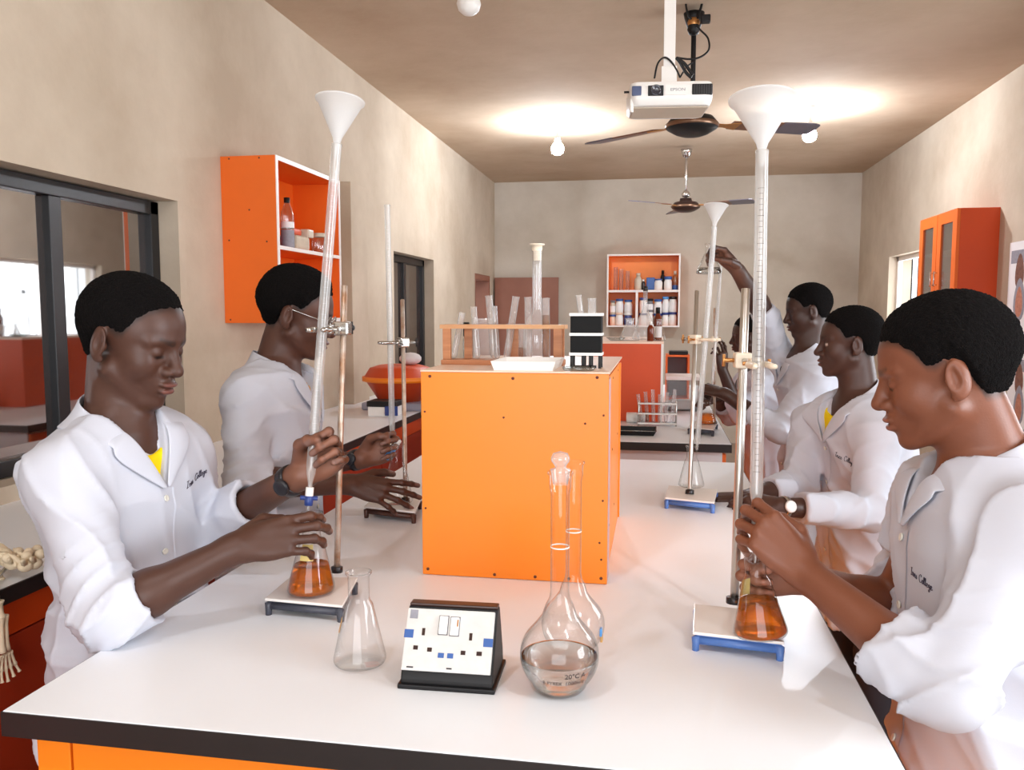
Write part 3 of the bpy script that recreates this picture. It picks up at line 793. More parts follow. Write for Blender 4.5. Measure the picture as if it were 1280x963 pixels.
p = at(450, 829, Z=BZ)
sc_ = p.length
hgt = at(449, 715, Y=p.y).z-BZ
conical_flask(p, hgt, 0.041, 0.0165, 'empty conical flask on the near bench left of the socket box', sticker=(175, 215, 0.36, 0.50, mat('tan_tape', (205, 160, 100), 0.6)))
p = at(699, 862, Z=BZ); hv = at(702, 590, Y=p.y).z-BZ
volumetric_flask(p, hv, 0.0575, 0.0135, 'one litre volumetric flask part filled with water, with glass stopper', 'glass', -0.02, True)
p2 = at(716, 815, Z=BZ); hv2 = at(718, 577, Y=p2.y).z-BZ
vf = volumetric_flask(p2, hv2, 0.051, 0.0125, 'empty open volumetric flask standing behind the water-filled one', None, 0)
MB().cbox(p2+Vector((0.0465, -0.022, 0.045)), (0.004, 0.012, 0.012), None).build('blue_tape', 'sky_blue_plastic', vf, bevel=0.001)
MB().cbox(p2+Vector((0.0475, -0.019, 0.034)), (0.004, 0.014, 0.010)).build('tape', 'tan_tape', vf, bevel=0.001)

# ------------------------------------------------------------------ socket box on the bench
fl = at(498, 860, Z=BZ); fr_ = at(618, 868, Z=BZ)
ang = math.atan2(fr_.y-fl.y, fr_.x-fl.x); W = (fr_-fl).length
T = Matrix.Translation(fl) @ Matrix.Rotation(ang, 4, 'Z')
t = thing('socket_box', 'black sloping box with white double power socket on the near bench', 'socket', tuple(fl+Vector((W/2, 0.05, 0))))
sideprof = [(0.0, 0.006), (0.0, 0.014), (0.004, 0.024), (0.052, 0.105), (0.072, 0.105), (0.100, 0.030), (0.104, 0.006)]
MB().prism(sideprof, 0, 0.003, W-0.003, T).build('box_body', 'black_plastic', t, bevel=0.003)
MB().box((-0.001, -0.004, 0.0), (W+0.001, 0.106, 0.007), T).build('base_plate', 'black_plastic', t, bevel=0.002)
MB().box((0.004, 0.054, 0.1045), (W-0.004, 0.073, 0.109), T).build('top_cap', mat('brown_black', (62, 40, 34), 0.35), t, bevel=0.002)
sl = math.atan2(0.081, 0.048); Ls = math.hypot(0.081, 0.048)
TS = T @ Matrix.Translation((0, 0.004, 0.024)) @ Matrix.Rotation(sl, 4, 'X')   # x along, y up the slope, z out
plate = MB().box((0.004, 0.001, 0.0005), (W-0.006, Ls-0.004, 0.007), TS)  .build('face_plate', mat('socket_white', (214, 213, 210), 0.3, var=0.08, scale=60), t, bevel=0.0015)
def onp(u, v, du, dv, z, nm, m, bev=0.0):
    w_, h_ = W-0.010, Ls-0.005
    MB().cbox((0.004+u*w_, 0.001+v*h_, 0.007+z/2-0.0005), (du, dv, z+0.001), TS).build(nm, m, plate, bevel=bev)
onp(0.43, 0.74, 0.0150, 0.0285, 0.0006, 'switch_outline', 'grey_plastic')  # larger grey plate paints the shade line round each switch
onp(0.56, 0.73, 0.0150, 0.0285, 0.0006, 'switch_outline', 'grey_plastic')
onp(0.43, 0.74, 0.0125, 0.026, 0.004, 'rocker_switch', 'white_plastic', 0.0015)
onp(0.56, 0.73, 0.0125, 0.026, 0.004, 'rocker_switch', 'white_plastic', 0.0015)
for u, v, a, b_ in ((0.21, 0.62, 0.0045, 0.0105), (0.14, 0.36, 0.007, 0.006), (0.30, 0.34, 0.007, 0.006), (0.75, 0.58, 0.0045, 0.0105), (0.68, 0.32, 0.007, 0.006), (0.86, 0.32, 0.008, 0.006)):
    onp(u, v, a, b_, 0.0004, 'pin_hole', 'dark_brown_metal')
for u in (0.435, 0.54): onp(u, 0.26, 0.009, 0.007, 0.0005, 'blue_mark', 'blue_plastic')
onp(0.045, 0.58, 0.014, 0.012, 0.0005, 'blue_tape', 'blue_plastic'); onp(0.95, 0.50, 0.014, 0.012, 0.0005, 'blue_tape', 'blue_plastic')
onp(0.08, 0.90, 0.012, 0.013, 0.0004, 'worn_sticker', 'poster_grey'); onp(0.54, 0.06, 0.008, 0.002, 0.0004, 'printed_mark', 'ink'); onp(0.10, 0.05, 0.010, 0.002, 0.0004, 'printed_mark', 'ink')
onp(0.595, 0.78, 0.002, 0.010, 0.0046, 'rust_streak', 'gold_trim')

# ------------------------------------------------------------------ retort stands, burettes, funnels
def stand(label, plate_pts, rod_base, rod_top, rod_r, frame_mat, rod_mat, plate_z=0.032, feet=True, tile=True):
    """plate_pts: 4 bench-level corners (front-left, front-right, back-right, back-left)"""
    c = sum((Vector(q) for q in plate_pts), Vector())/4
    t = thing('retort_stand', label, 'stand', (c.x, c.y, min(q[2] for q in plate_pts)))
    z0 = t.location.z
    P = [Vector((q[0], q[1], 0)) for q in plate_pts]
    def slab(f, za, zb):
        m = MB(); cc = Vector((c.x, c.y, 0))
        pts = [cc+(q-cc)*f for q in P]
        m.add([q+Vector((0, 0, z0+za)) for q in pts]+[q+Vector((0, 0, z0+zb)) for q in pts], [(3,2,1,0),(4,5,6,7),(0,1,5,4),(1,2,6,5),(2,3,7,6),(3,0,4,7)])
        return m
    pz = plate_z
    slab(0.93, pz-0.016, pz-0.005).build('base_plate', frame_mat, t, bevel=0.002)
    slab(1.0, pz-0.005, pz).build('white_tile', 'tile_white' if tile else frame_mat, t, bevel=0.001)
    for i in range(4):
        q = P[i]; d = (q-Vector((c.x, c.y, 0))); s_ = d*0.93+Vector((c.x, c.y, 0)); s2 = d*0.80+Vector((c.x, c.y, 0))
        MB().tube([s2+Vector((0, 0, z0+pz-0.012)), s_+Vector((0, 0, z0+pz-0.014)), s_*1.0+Vector((0, 0, z0+0.004)), s_+Vector((0, 0, z0))], [0.008, 0.008, 0.006, 0.006], 8).build('foot', frame_mat, t)
    for a, b_ in ((0, 1), (2, 3)):
        qa = Vector((c.x, c.y, 0))+(P[a]-Vector((c.x, c.y, 0)))*0.9; qb = Vector((c.x, c.y, 0))+(P[b_]-Vector((c.x, c.y, 0)))*0.9
        MB().tube([qa+Vector((0, 0, z0+pz-0.015)), qb+Vector((0, 0, z0+pz-0.015))], 0.0075, 6).build('rail', frame_mat, t)
    rb, rt = Vector(rod_base), Vector(rod_top)
    MB().cyl(rb, rt, rod_r, n=14).build('rod', rod_mat, t)
    MB().cyl(rb, rb+(rt-rb).normalized()*0.012, rod_r*1.9, n=12).build('rod_nut', 'dark_metal', t)
    return t
def clamp(t, on_rod, on_bur, r_bur, cream=True, back=0.05, front=0.03):
    """boss head on the rod, arm and jaws round the burette; parts of the stand t"""
    a, b_ = Vector(on_rod), Vector(on_bur)
    d = (b_-a); L_ = d.length; d.normalize(); z = Vector((0, 0, 1)); s_ = d.cross(z).normalized()
    jm = 'cream_plastic' if cream else 'steel'
    T_ = Matrix(((d.x, s_.x, z.x, a.x), (d.y, s_.y, z.y, a.y), (d.z, s_.z, z.z, a.z), (0, 0, 0, 1)))
    bh = MB().box((-0.014, -0.014, -0.014), (0.014, 0.016, 0.014), T_).build('boss_head', 'steel' if not cream else 'cream_plastic', t, bevel=0.004)
    MB().cyl(T_ @ Vector((0, 0.014, 0)), T_ @ Vector((0, 0.034, 0)), 0.004, n=8).cyl(T_ @ Vector((0, 0.034, -0.011)), T_ @ Vector((0, 0.034, 0.011)), 0.003, n=8).build('thumb_screw', 'gold_trim' if cream else 'dark_metal', bh)
    MB().cyl(T_ @ Vector((-back, 0, 0)), T_ @ Vector((L_-0.012, 0, 0)), 0.005, n=10).build('clamp_arm', 'steel', t)
    MB().cyl(T_ @ Vector((-back, 0, 0)), T_ @ Vector((-back+0.006, 0, 0)), 0.007, n=10).cyl(T_ @ Vector((-back+0.002, 0, -0.013)), T_ @ Vector((-back+0.002, 0, 0.013)), 0.003, n=8).build('arm_knob', 'gold_trim' if cream else 'dark_metal', t)
    jr = r_bur+0.004
    for sgn in (-1, 1):
        pts = []
        for i in range(9):
            g = rad(200-i*25)*1.0
            pts.append(T_ @ Vector((L_+jr*math.cos(g), sgn*(abs(jr*math.sin(g))+0.002), 0)))
        pts = [T_ @ Vector((L_-0.03, sgn*0.006, 0))]+pts[:7]+[T_ @ Vector((L_+jr+front*0.5, sgn*(jr*0.9), 0)), T_ @ Vector((L_+jr+front, sgn*jr*1.1, 0))]
        MB().tube(pts, [0.006]+[0.0052]*(len(pts)-2)+[0.004], 8).build('jaw', jm, t)
    MB().cyl(T_ @ Vector((L_-0.028, -0.02, 0)), T_ @ Vector((L_-0.028, 0.02, 0)), 0.0035, n=8).cyl(T_ @ Vector((L_-0.028, -0.024, -0.008)), T_ @ Vector((L_-0.028, -0.024, 0.008)), 0.003, n=8).build('jaw_screw', 'gold_trim' if cream else 'steel', t)
    MB().cbox((L_-0.030, 0, 0), (0.02, 0.02, 0.018), T_).build('jaw_block', jm, t, bevel=0.003)
def burette(label, top, tip, r, tap_mat, funnel_label=None, fr=0.045, fh=0.06, stem=0.05, top_flare=False, tap=0.10, ticks='logo_grey'):
    a, b_ = Vector(top), Vector(tip)
    t = thing('burette', label, 'burette', tuple(b_))
    d = (b_-a); L_ = d.length; d.normalize()
    MB().lathe([(r*0.93, 0.0), (r*1.06, 0.0005), (r*1.06, 0.004), (r, 0.006), (r, L_*(1-tap)-0.03), (r*0.85, L_*(1-tap)-0.018), (r*0.45, L_*(1-tap)), (r*0.42, L_*(1-tap)+0.012)], a, d, 20).build('burette_tube', 'burette_glass', t)
    # graduation marks on the camera-facing side
    g = MB(); u, v, ax = frame_from_axis(d)
    view = (CAM-(a+b_)/2); view = (view-ax*view.dot(ax)).normalized(); sd = ax.cross(view)
    nmk = 50
    for i in range(nmk+1):
        s_ = L_*0.10+(L_*(1-tap)-0.06-L_*0.10)*i/nmk
        w_ = 0.55 if i % 5 == 0 else 0.3
        for k in range(2):
            pass
        vs_ = []
        for gi in range(5):
            an = (gi/4-0.5)*2*w_
            for dz in (-0.0003, 0.0003):
                vs_.append(a+ax*(s_+dz)+(view*math.cos(an)+sd*math.sin(an))*(r+0.0003))
        g.add(vs_, [(2*q, 2*q+2, 2*q+3, 2*q+1) for q in range(4)])
    go = g.build('graduation_marks', ticks, t); go['kind'] = 'stuff'
    tp = a+ax*(L_*(1-tap)+0.012)
    if tap_mat:
        MB().cyl(tp-ax*0.004, tp+ax*0.022, 0.0075, n=14).build('tap_body', 'white_plastic', t)
        q = tp+ax*0.016
        tb = MB().cyl(q-ax*0.004, q+ax*0.014, 0.0085, 0.0078, n=14).build('tap_key', tap_mat, t)
        MB().cyl(q-sd*0.016, q+sd*0.016, 0.0042, n=10).build('tap_spindle', tap_mat, tb)
        MB().lathe([(0.0042, 0), (0.0035, 0.01), (0.0018, max(0.02, L_*tap-0.035))], q+ax*0.012, d, 12).build('jet', 'burette_glass', t)
    if funnel_label:
        f = thing('filter_funnel', funnel_label, 'funnel', tuple(a))
        up = -d
        MB().lathe([(r*0.35, -stem*0.55), (r*0.55, -0.002), (r*0.8, 0.006), (r*0.95, 0.012), (fr*0.97, fh), (fr*1.05, fh+0.001), (fr*1.06, fh+0.004), (fr*0.99, fh+0.004), (fr*0.955, fh-0.0005), (r*0.8, 0.014)], a, up, 36).build('funnel_cone', 'frosted_plastic', f)
        if top_flare:
            MB().lathe([(r*1.45, -0.04), (r*1.5, 0.03)], a, up, 20).build('funnel_stem', 'frosted_plastic', f)
    return t
PZ = BZ+0.032
def corners(pts, z=PZ):
    return [tuple(Vector((at(a, b_, Z=z).x, at(a, b_, Z=z).y, BZ))) for a, b_ in pts]

# stand of the boy at the left
pl = corners([(331, 748), (428, 757), (447, 722), (362, 722)])
ra = at(421, 716, Z=PZ); rt = at(430.5, 357, D=1.66)
sA = stand('retort stand with white tile at the left front of the bench', pl, (ra.x, ra.y, PZ), rt, 0.0062, 'dark_enamel', 'rusty_rod')
DB = 1.525
bt = at(421, 180, D=DB+0.03); bb = at(384, 652, D=DB)
burette('tilted burette with navy tap held by the left front student', bt, bb, 0.0095, 'navy_plastic', 'white plastic funnel topping the tilted burette at the left', 0.044, 0.080)
rodA = lambda z: Vector((ra.x, ra.y, PZ))+(rt-Vector((ra.x, ra.y, PZ)))*((z-PZ)/(rt.z-PZ))
burA = lambda z: bt+(bb-bt)*((z-bt.z)/(bb.z-bt.z))
zA = at(425, 411, D=1.63).z
clamp(sA, rodA(zA), burA(zA), 0.0095, False, back=0.055, front=0.025)
fa = at(389, 741, Z=PZ); fa.z = PZ+0.001
hA = at(399, 642, Y=fa.y).z-PZ
FLA = (fa, hA)
conical_flask(fa, hA, 0.0435, 0.0165, 'conical flask of orange liquid held by the left front student', 'orange_liquid', 0.36, axis=(0.03, 0.0, 1), sticker=(250, 300, 0.45, 0.64, 'yellow_tape'))

# stand of the second student at the left
pl = corners([(455, 633), (519, 640), (527, 622), (470, 620)])
rb_ = at(507, 628, Z=PZ); rt2 = at(503, 375, D=2.42)
sB = stand('retort stand with dark brown base beside the orange box', pl, (rb_.x, rb_.y, PZ), rt2, 0.006, 'brown_enamel', 'rusty_rod')
bt2 = at(484, 256, D=2.36); bb2 = at(491, 576, D=2.36)
burette('slender burette with pale blue tap beside the orange box', bt2, bb2, 0.0085, None)
tq = at(488, 566, D=2.345); d_ = (at(481, 574, D=2.345)-at(494, 557, D=2.345)).normalized()
bo = [o for o in col.objects if o.name.startswith('burette') and o.parent is None][-1]
MB().cyl(tq-d_*0.022, tq+d_*0.022, 0.0095, 0.0085, n=14).build('tap_key', 'sky_blue_plastic', bo)
MB().cyl(tq-d_*0.045, tq-d_*0.020, 0.0065, 0.008, n=12).build('tap_body', 'white_plastic', bo)
zB = at(500, 428, D=2.4).z
rodB = Vector((rb_.x, rb_.y, PZ)).lerp(rt2, (zB-PZ)/(rt2.z-PZ)); burB = bt2.lerp(bb2, (zB-bt2.z)/(bb2.z-bt2.z))
clamp(sB, rodB, burB, 0.0085, False, back=0.045, front=0.02)
fb_ = at(497, 629, Z=PZ); fb_.z = PZ+0.001
FLB = (fb_, at(497, 556, Y=fb_.y).z-PZ)
conical_flask(fb_, FLB[1], 0.042, 0.017, 'empty conical flask under the hand of the student in glasses')

# stand of the student at the right front
pl = corners([(866, 790), (980, 803), (972, 766), (868, 755)])
re_ = at(918, 755, Z=PZ); rt3 = at(932, 361, D=1.49)
sE = stand('retort stand with blue base and white tile at the right front', pl, (re_.x, re_.y, PZ), rt3, 0.0078, 'blue_enamel', 'steel_rod')
DE = 1.335
bt3 = at(952.5, 188, D=1.39); bb3 = at(944, 700, D=DE)
burette('thick white burette at the right front of the bench', bt3, bb3, 0.0105, 'white_plastic', 'large white plastic funnel on the right front burette', 0.054, 0.085, top_flare=False, tap=0.12, ticks='ink')
zE = at(940, 452, D=1.45).z
rodE = Vector((re_.x, re_.y, PZ)).lerp(rt3, (zE-PZ)/(rt3.z-PZ)); burE = bt3.lerp(bb3, (zE-bt3.z)/(bb3.z-bt3.z))
clamp(sE, rodE, burE, 0.0105, True, back=0.045, front=0.035)
fe = at(951, 795, Z=PZ); fe.z = PZ+0.001
FLE = (fe, at(940, 690, Y=fe.y).z-PZ)
conical_flask(fe, FLE[1]*1.02, 0.0425, 0.0165, 'conical flask of orange liquid held by the right front student', 'orange_liquid', 0.42, axis=(-0.10, 0.03, 1), sticker=(215, 265, 0.42, 0.62, 'yellow_tape'))

# far stand on the near bench, right side
pl = corners([(831, 622), (893, 628), (897, 612), (836, 607)])
rd = at(862, 618, Z=PZ); rt4 = at(871, 364, D=2.52)
sD = stand('retort stand with blue base at the far end of the near bench', pl, (rd.x, rd.y, PZ), rt4, 0.0065, 'blue_enamel', 'steel_rod')
bt4 = at(893, 283, D=2.45); bb4 = at(869, 588, D=2.45)
burette('leaning burette at the far end of the near bench', bt4, bb4, 0.008, None, 'small white funnel on the leaning far burette', 0.034, 0.06)
zD = at(880, 424, D=2.5).z
rodD = Vector((rd.x, rd.y, PZ)).lerp(rt4, (zD-PZ)/(rt4.z-PZ)); burD = bt4.lerp(bb4, (zD-bt4.z)/(bb4.z-bt4.z))
clamp(sD, rodD, burD, 0.008, True, back=0.045, front=0.03)
fd = at(864, 609, Z=PZ); fd.z = PZ+0.001
conical_flask(fd, at(864, 558, Y=fd.y).z-PZ, 0.038, 0.0155, 'empty conical flask on the far blue stand')
# stand on the far bench
pl = corners([(860, 534), (892, 537), (897, 528), (866, 526)])
rc = at(893, 530, Z=PZ); rt5 = at(893.5, 385, D=3.75)
sC = stand('small retort stand with grey base on the far bench', pl, (rc.x, rc.y, PZ), rt5, 0.006, 'dark_enamel', 'rusty_rod')
zC = at(893, 424, D=3.8).z
rodC = Vector((rc.x, rc.y, PZ)).lerp(rt5, (zC-PZ)/(rt5.z-PZ))
bt5 = at(901, 330, D=3.75); bb5 = at(889, 500, D=3.72)
burC = bt5.lerp(bb5, (zC-bt5.z)/(bb5.z-bt5.z))
burette('thin burette standing on the far bench', bt5, bb5, 0.0075, None)
clamp(sC, rodC, burC, 0.0075, True, back=0.05, front=0.02)
fc = at(884, 530, Z=PZ); fc.z = PZ+0.001
conical_flask(fc, 0.13, 0.042, 0.016, 'conical flask of orange liquid on the far bench', 'orange_liquid', 0.36)

# ------------------------------------------------------------------ on top of the orange box
def test_tube(base, top, r, label, group, m='test_tube_glass', liq=None, name='test_tube'):
    a, b_ = Vector(base), Vector(top); L_ = (b_-a).length
    t = thing(name, label, 'test tube', tuple(a), group)
    MB().lathe([(0, 0), (r*0.5, r*0.13), (r*0.87, r*0.5), (r, r), (r, L_-0.003), (r*1.14, L_-0.001), (r*1.14, L_), (r*0.95, L_)], a, b_-a, 14).build('tube_wall', m, t)
    if liq: MB().lathe([(0, 0.001), (r*0.8, r*0.5), (r*0.92, r), (r*0.92, L_*liq[1]), (0, L_*liq[1])], a, b_-a, 14).build('liquid', liq[0], t)
    return t
TZ = bz1
ry0 = at(560, 456, Z=TZ).y
k0 = at(551, 455, Y=ry0).x; k1 = at(703, 457, Y=ry0).x
rtz = at(620, 409, Y=ry0).z
rdp = 0.075
t = thing('test_tube_rack', 'wooden test tube rack full of glassware on the orange box', 'rack', ((k0+k1)/2, ry0+rdp/2, TZ))
MB().box((k0, ry0, TZ), (k1, ry0+rdp, TZ+0.011)).build('rack_base', 'light_wood', t, bevel=0.002)
# top rail with holes
hx = [0.10, 0.22, 0.335, 0.45, 0.57, 0.68, 0.80, 0.91]
tr = MB()
hw = 0.013; yA, yB_ = ry0+rdp/2-hw, ry0+rdp/2+hw
xs = [k0-0.004]
tr.box((k0-0.004, ry0+0.008, rtz-0.004), (k1+0.004, yA, rtz+0.005)); tr.box((k0-0.004, yB_, rtz-0.004), (k1+0.004, ry0+rdp-0.008, rtz+0.005))
prev = k0-0.004
for h in hx:
    xx = k0+(k1-k0)*h
    tr.box((prev, yA, rtz-0.004), (xx-hw, yB_, rtz+0.005)); prev = xx+hw
tr.box((prev, yA, rtz-0.004), (k1+0.004, yB_, rtz+0.005))
tr.build('top_rail', 'rack_rail', t)
for xx, yy in ((k0+0.012, ry0+0.012), (k1-0.012, ry0+0.012), (k0+0.05, ry0+rdp-0.012), (k1-0.012, ry0+rdp-0.012), ((k0+k1)/2+0.02, ry0+rdp-0.012)):
    MB().box((xx-0.009, yy-0.006, TZ+0.011), (xx+0.009, yy+0.006, rtz-0.004)).build('rack_post', 'light_wood', t, bevel=0.001)
G = 'test tubes in the wooden rack'
def tube_px(bx, by_, tx, ty, w, label, liq=None):
    yy = ry0+rdp/2
    a = at(bx, by_, Y=yy); b_ = at(tx, ty, Y=yy+0.012); a.z = max(a.z, TZ+0.012)
    test_tube(a, b_, w/2*yy/FPX*1.0, label, G, liq=liq)
tube_px(567, 449, 578, 391, 8, 'leaning test tube nearest the left end of the wooden rack')
tube_px(597, 449, 592, 384, 8, 'short upright test tube, second from the left in the wooden rack')
tube_px(618, 449, 611, 370, 9, 'tall test tube, third from the left in the wooden rack')
tube_px(622, 449, 618, 383, 7, 'narrow test tube close behind the third one in the wooden rack')
tube_px(633, 450, 645, 371, 9, 'wide test tube leaning right in the middle of the wooden rack')
tube_px(661, 450, 660, 372, 9, 'upright test tube just left of the measuring cylinder')
tube_px(683, 450, 682, 373, 10, 'test tube with amber liquid at the right end of the wooden rack', ('amber_liquid', 0.72))
# measuring cylinder-like flask with long neck
yy = ry0+rdp+0.085
mb = at(671, 447, Y=yy); mb.z = TZ
H = at(669, 305, Y=yy).z-TZ
k = yy/FPX
t = thing('long_necked_flask', 'tall long-necked glass flask with white stopper behind the rack', 'flask', tuple(mb))
MB().lathe([(0, 0.002), (15*k, 0.002), (17*k, 0.008), (17*k, H*0.28), (13*k, H*0.35), (6.5*k, H*0.41), (5.8*k, H*0.45), (5.8*k, H*0.93), (6.4*k, H*0.94)], mb, (0, 0, 1), 28).build('flask_wall', 'test_tube_glass', t)
MB().lathe([(5.2*k, H*0.86), (5.2*k, H*0.93), (6.6*k, H*0.955), (6.6*k, H*0.985), (9.5*k, H*0.988), (9.5*k, H), (0, H)], mb, (0, 0, 1), 24).build('stopper', 'cream_plastic', t)
# other glassware behind the rack
yy2 = ry0+rdp+0.10
def tumbler(px, w, y_top, label, liq=None):
    a = at(px, 445, Y=yy2); a.z = TZ; r_ = w/2*yy2/FPX; h_ = at(px, y_top, Y=yy2).z-TZ
    t = thing('beaker', label, 'beaker', tuple(a), 'beakers behind the wooden rack')
    MB().lathe([(0, 0.001), (r_*0.92, 0.001), (r_, 0.006), (r_, h_-0.004), (r_*1.07, h_), (r_*0.98, h_)], a, (0, 0, 1), 24).build('beaker_wall', 'test_tube_glass', t)
    if liq: MB().lathe([(0, 0.003), (r_*0.94, 0.003), (r_*0.96, h_*liq[1]), (0, h_*liq[1])], a, (0, 0, 1), 24).build('liquid', liq[0], t)
tumbler(604, 26, 398, 'clear glass beaker at the left behind the wooden rack')
tumbler(646, 26, 405, 'glass beaker with a little amber liquid behind the wooden rack', ('amber_liquid', 0.35))
yy3 = ry0+rdp+0.04
a = at(583, 430, Y=yy3); z1_ = at(583, 403, Y=yy3).z
t = thing('small_bottle', 'small dark-capped glass vial behind the left end of the rack', 'bottle', (a.x, yy3, TZ))
r_ = 4.5*yy3/FPX
MB().lathe([(0, 0), (r_, 0), (r_, (z1_-TZ)*0.55), (r_*0.6, (z1_-TZ)*0.65), (r_*0.6, (z1_-TZ)*0.68), (0, (z1_-TZ)*0.68)], (a.x, yy3, TZ), (0, 0, 1), 16).build('bottle_body', 'clear_plastic', t)
MB().lathe([(0, (z1_-TZ)*0.64), (r_*0.9, (z1_-TZ)*0.64), (r_*0.9, z1_-TZ), (0, z1_-TZ)], (a.x, yy3, TZ), (0, 0, 1), 16).build('bottle_cap', 'black_plastic', t)
# white tray in front of the rack
ty = by+0.014
a0 = at(612, 459, Y=ty); a1 = at(693, 459, Y=ty)
t = thing('plastic_tray', 'shallow white tray in front of the wooden rack on the orange box', 'tray', ((a0.x+a1.x)/2, ty+0.02, TZ))
x0_, x1_ = a0.x+0.010, a1.x-0.004
def tray(mb, x0, x1, y0, y1, z0, h, fl, th=0.002):
    o = [(x0, y0), (x1, y0), (x1, y1), (x0, y1)]; u = [(x0-fl, y0-fl*0.4), (x1+fl, y0-fl*0.4), (x1+fl, y1+fl*0.4), (x0-fl, y1+fl*0.4)]
    vs_ = [(a, b_, z0) for a, b_ in o]+[(a, b_, z0+h) for a, b_ in u]+[(a, b_, z0+th) for a, b_ in o]+[(a, b_, z0+h) for a, b_ in [(q[0]+(th if q[0] < (x0+x1)/2 else -th), q[1]+(th if q[1] < (y0+y1)/2 else -th)) for q in u]]
    fs_ = [(3,2,1,0), (8,9,10,11)]
    for i in range(4):
        j = (i+1) % 4
        fs_ += [(i, j, 4+j, 4+i), (8+j, 8+i, 12+i, 12+j), (4+i, 4+j, 12+j, 12+i)]
    return mb.add(vs_, fs_)
tray(MB(), x0_, x1_, ty-0.004, ry0-0.002, TZ, 0.019, 0.007).build('tray_body', 'white_plastic', t)
# black block rack with white bands at the right
yy = by+0.10
g0 = at(712, 445, Y=yy); g1 = at(752, 445, Y=yy); zt = at(730, 392, Y=yy).z
gx0, gx1 = g0.x, g1.x; dpt = 0.05
t = thing('tube_block', 'black tube block with white bands at the right end of the orange box', 'rack', ((gx0+gx1)/2, yy+dpt/2, TZ))
hh = zt-TZ
for k_ in range(2):
    z0_ = TZ+hh*(0.27+0.36*k_)
    MB().box((gx0+0.001, yy+0.001, z0_), (gx1-0.001, yy+dpt-0.001, z0_+hh*0.32)).build('block_tier', 'block_black', t, bevel=0.0015)
for k_ in range(3):
    z0_ = TZ+hh*(0.235+0.36*k_)
    MB().box((gx0-0.001, yy-0.001, z0_), (gx1+0.001, yy+dpt+0.001, z0_+hh*0.05)).build('white_band', 'white_plastic', t)
MB().box((gx0+0.001, yy+0.001, TZ+hh*0.96), (gx1-0.001, yy+dpt-0.001, TZ+hh)).build('block_top', 'block_black', t)
for xx in (gx0+0.004, gx0+0.028, gx1-0.024, gx1-0.004):
    for y_ in (yy+0.004, yy+dpt-0.004):
        MB().cbox((xx, y_, TZ+hh*0.12), (0.006, 0.006, hh*0.24)).build('foot', 'black_plastic', t)
MB().cbox(((gx0+gx1)/2, yy+0.004, TZ+hh*0.03), (0.045, 0.006, hh*0.05)).build('foot_rail', 'black_plastic', t)
a = at(727, 398, Y=yy+0.02); b_ = at(723, 369, Y=yy+0.02); test_tube(a, b_, 0.0058, 'short glass tube leaning in the black tube block', 'tubes in the black block')
a = at(740, 398, Y=yy+0.025); b_ = at(740, 373, Y=yy+0.025); test_tube(a, b_, 0.0085, 'wide-rimmed glass tube upright in the black tube block', 'tubes in the black block')
d0 = at(723, 456, Y=by+0.035)
t = tag(MB().lathe([(0, 0), (0.030, 0), (0.033, 0.003), (0.033, 0.007), (0.0305, 0.007), (0.030, 0.004), (0, 0.004)], (d0.x, by+0.045, TZ), (0, 0, 1), 28).build('glass_dish', 'clear_plastic'), 'flat clear dish in front of the black tube block', 'dish')

# ------------------------------------------------------------------ shelf contents
def bottle(x, y, z, r, h, body, cap, label, group, lab=None, cap_f=0.16, shoulder=0.75, name='reagent_bottle', neck=0.45):
    t = thing(name, label, 'bottle', (x, y, z), group)
    hc = h*(1-cap_f)
    MB().lathe([(0, 0), (r*0.94, 0), (r, r*0.08), (r, hc*shoulder), (r*0.93, hc*(shoulder+0.06)), (r*neck, hc*0.96), (r*neck, hc), (0, hc)], (x, y, z), (0, 0, 1), 16).build('bottle_body', body, t)
    MB().lathe([(0, hc*0.97), (r*neck*1.25, hc*0.97), (r*neck*1.25, h*0.985), (r*neck*1.1, h), (0, h)], (x, y, z), (0, 0, 1), 14).build('bottle_cap', cap, t)
    if lab:
        vs_ = []; fs_ = []
        for i in range(13):
            g = rad(-90-100+200*i/12)
            for zz in (hc*lab[1], hc*lab[2]): vs_.append((x+(r+0.0008)*math.cos(g), y+(r+0.0008)*math.sin(g), z+zz))
        for i in range(12): fs_.append((2*i, 2*i+2, 2*i+3, 2*i+1))
        MB().add(vs_, fs_, True).build('bottle_label', lab[0], t)
    return t
BY = YB-0.14
K = BY/FPX*1.0
GB = 'reagent bottles in the back cabinet'
upz = ksz+0.012; loz = kz0+0.018
def kx(px): return at(px, 380, Y=BY).x
for i, px in enumerate((769, 776, 784)):
    xx = kx(px)
    c = tag(MB().lathe([(0, 0.002), (0.022, 0), (0.022, 0.25-0.02*i), (0.024, 0.252-0.02*i), (0.021, 0.252-0.02*i)], (xx, BY+0.04, upz), (0, 0, 1), 16).build('measuring_cylinder', 'test_tube_glass'), ['clear glass cylinder, leftmost on the upper shelf of the back cabinet', 'clear glass cylinder, second from left on the upper back shelf', 'clear glass cylinder, third from left on the upper back shelf'][i], 'cylinder', 'glass cylinders in the back cabinet')
bottle(kx(797.5), BY, upz, 4.8*K, 0.185, 'beige_plastic', 'beige_plastic', 'beige plastic bottle on the upper back shelf beside the glass cylinders', GB, shoulder=0.7)
bottle(kx(804), BY-0.02, upz, 2.3*K, 0.115, 'dark_metal', 'white_plastic', 'small dark bottle with white cap left of the blue box on the upper back shelf', GB)
bx_ = tag(MB().cbox((kx(813), BY, upz+0.068), (10.5*K, 0.09, 0.136)).build('blue_box', 'blue_plastic', bevel=0.012), 'plain blue tub on the upper shelf of the back cabinet', 'tub')
bottle(kx(822.5), BY-0.03, upz, 5*K, 0.12, 'white_plastic', 'blue_plastic', 'white bottle with blue lid right of the blue tub on the upper back shelf', GB, neck=0.75, cap_f=0.1)
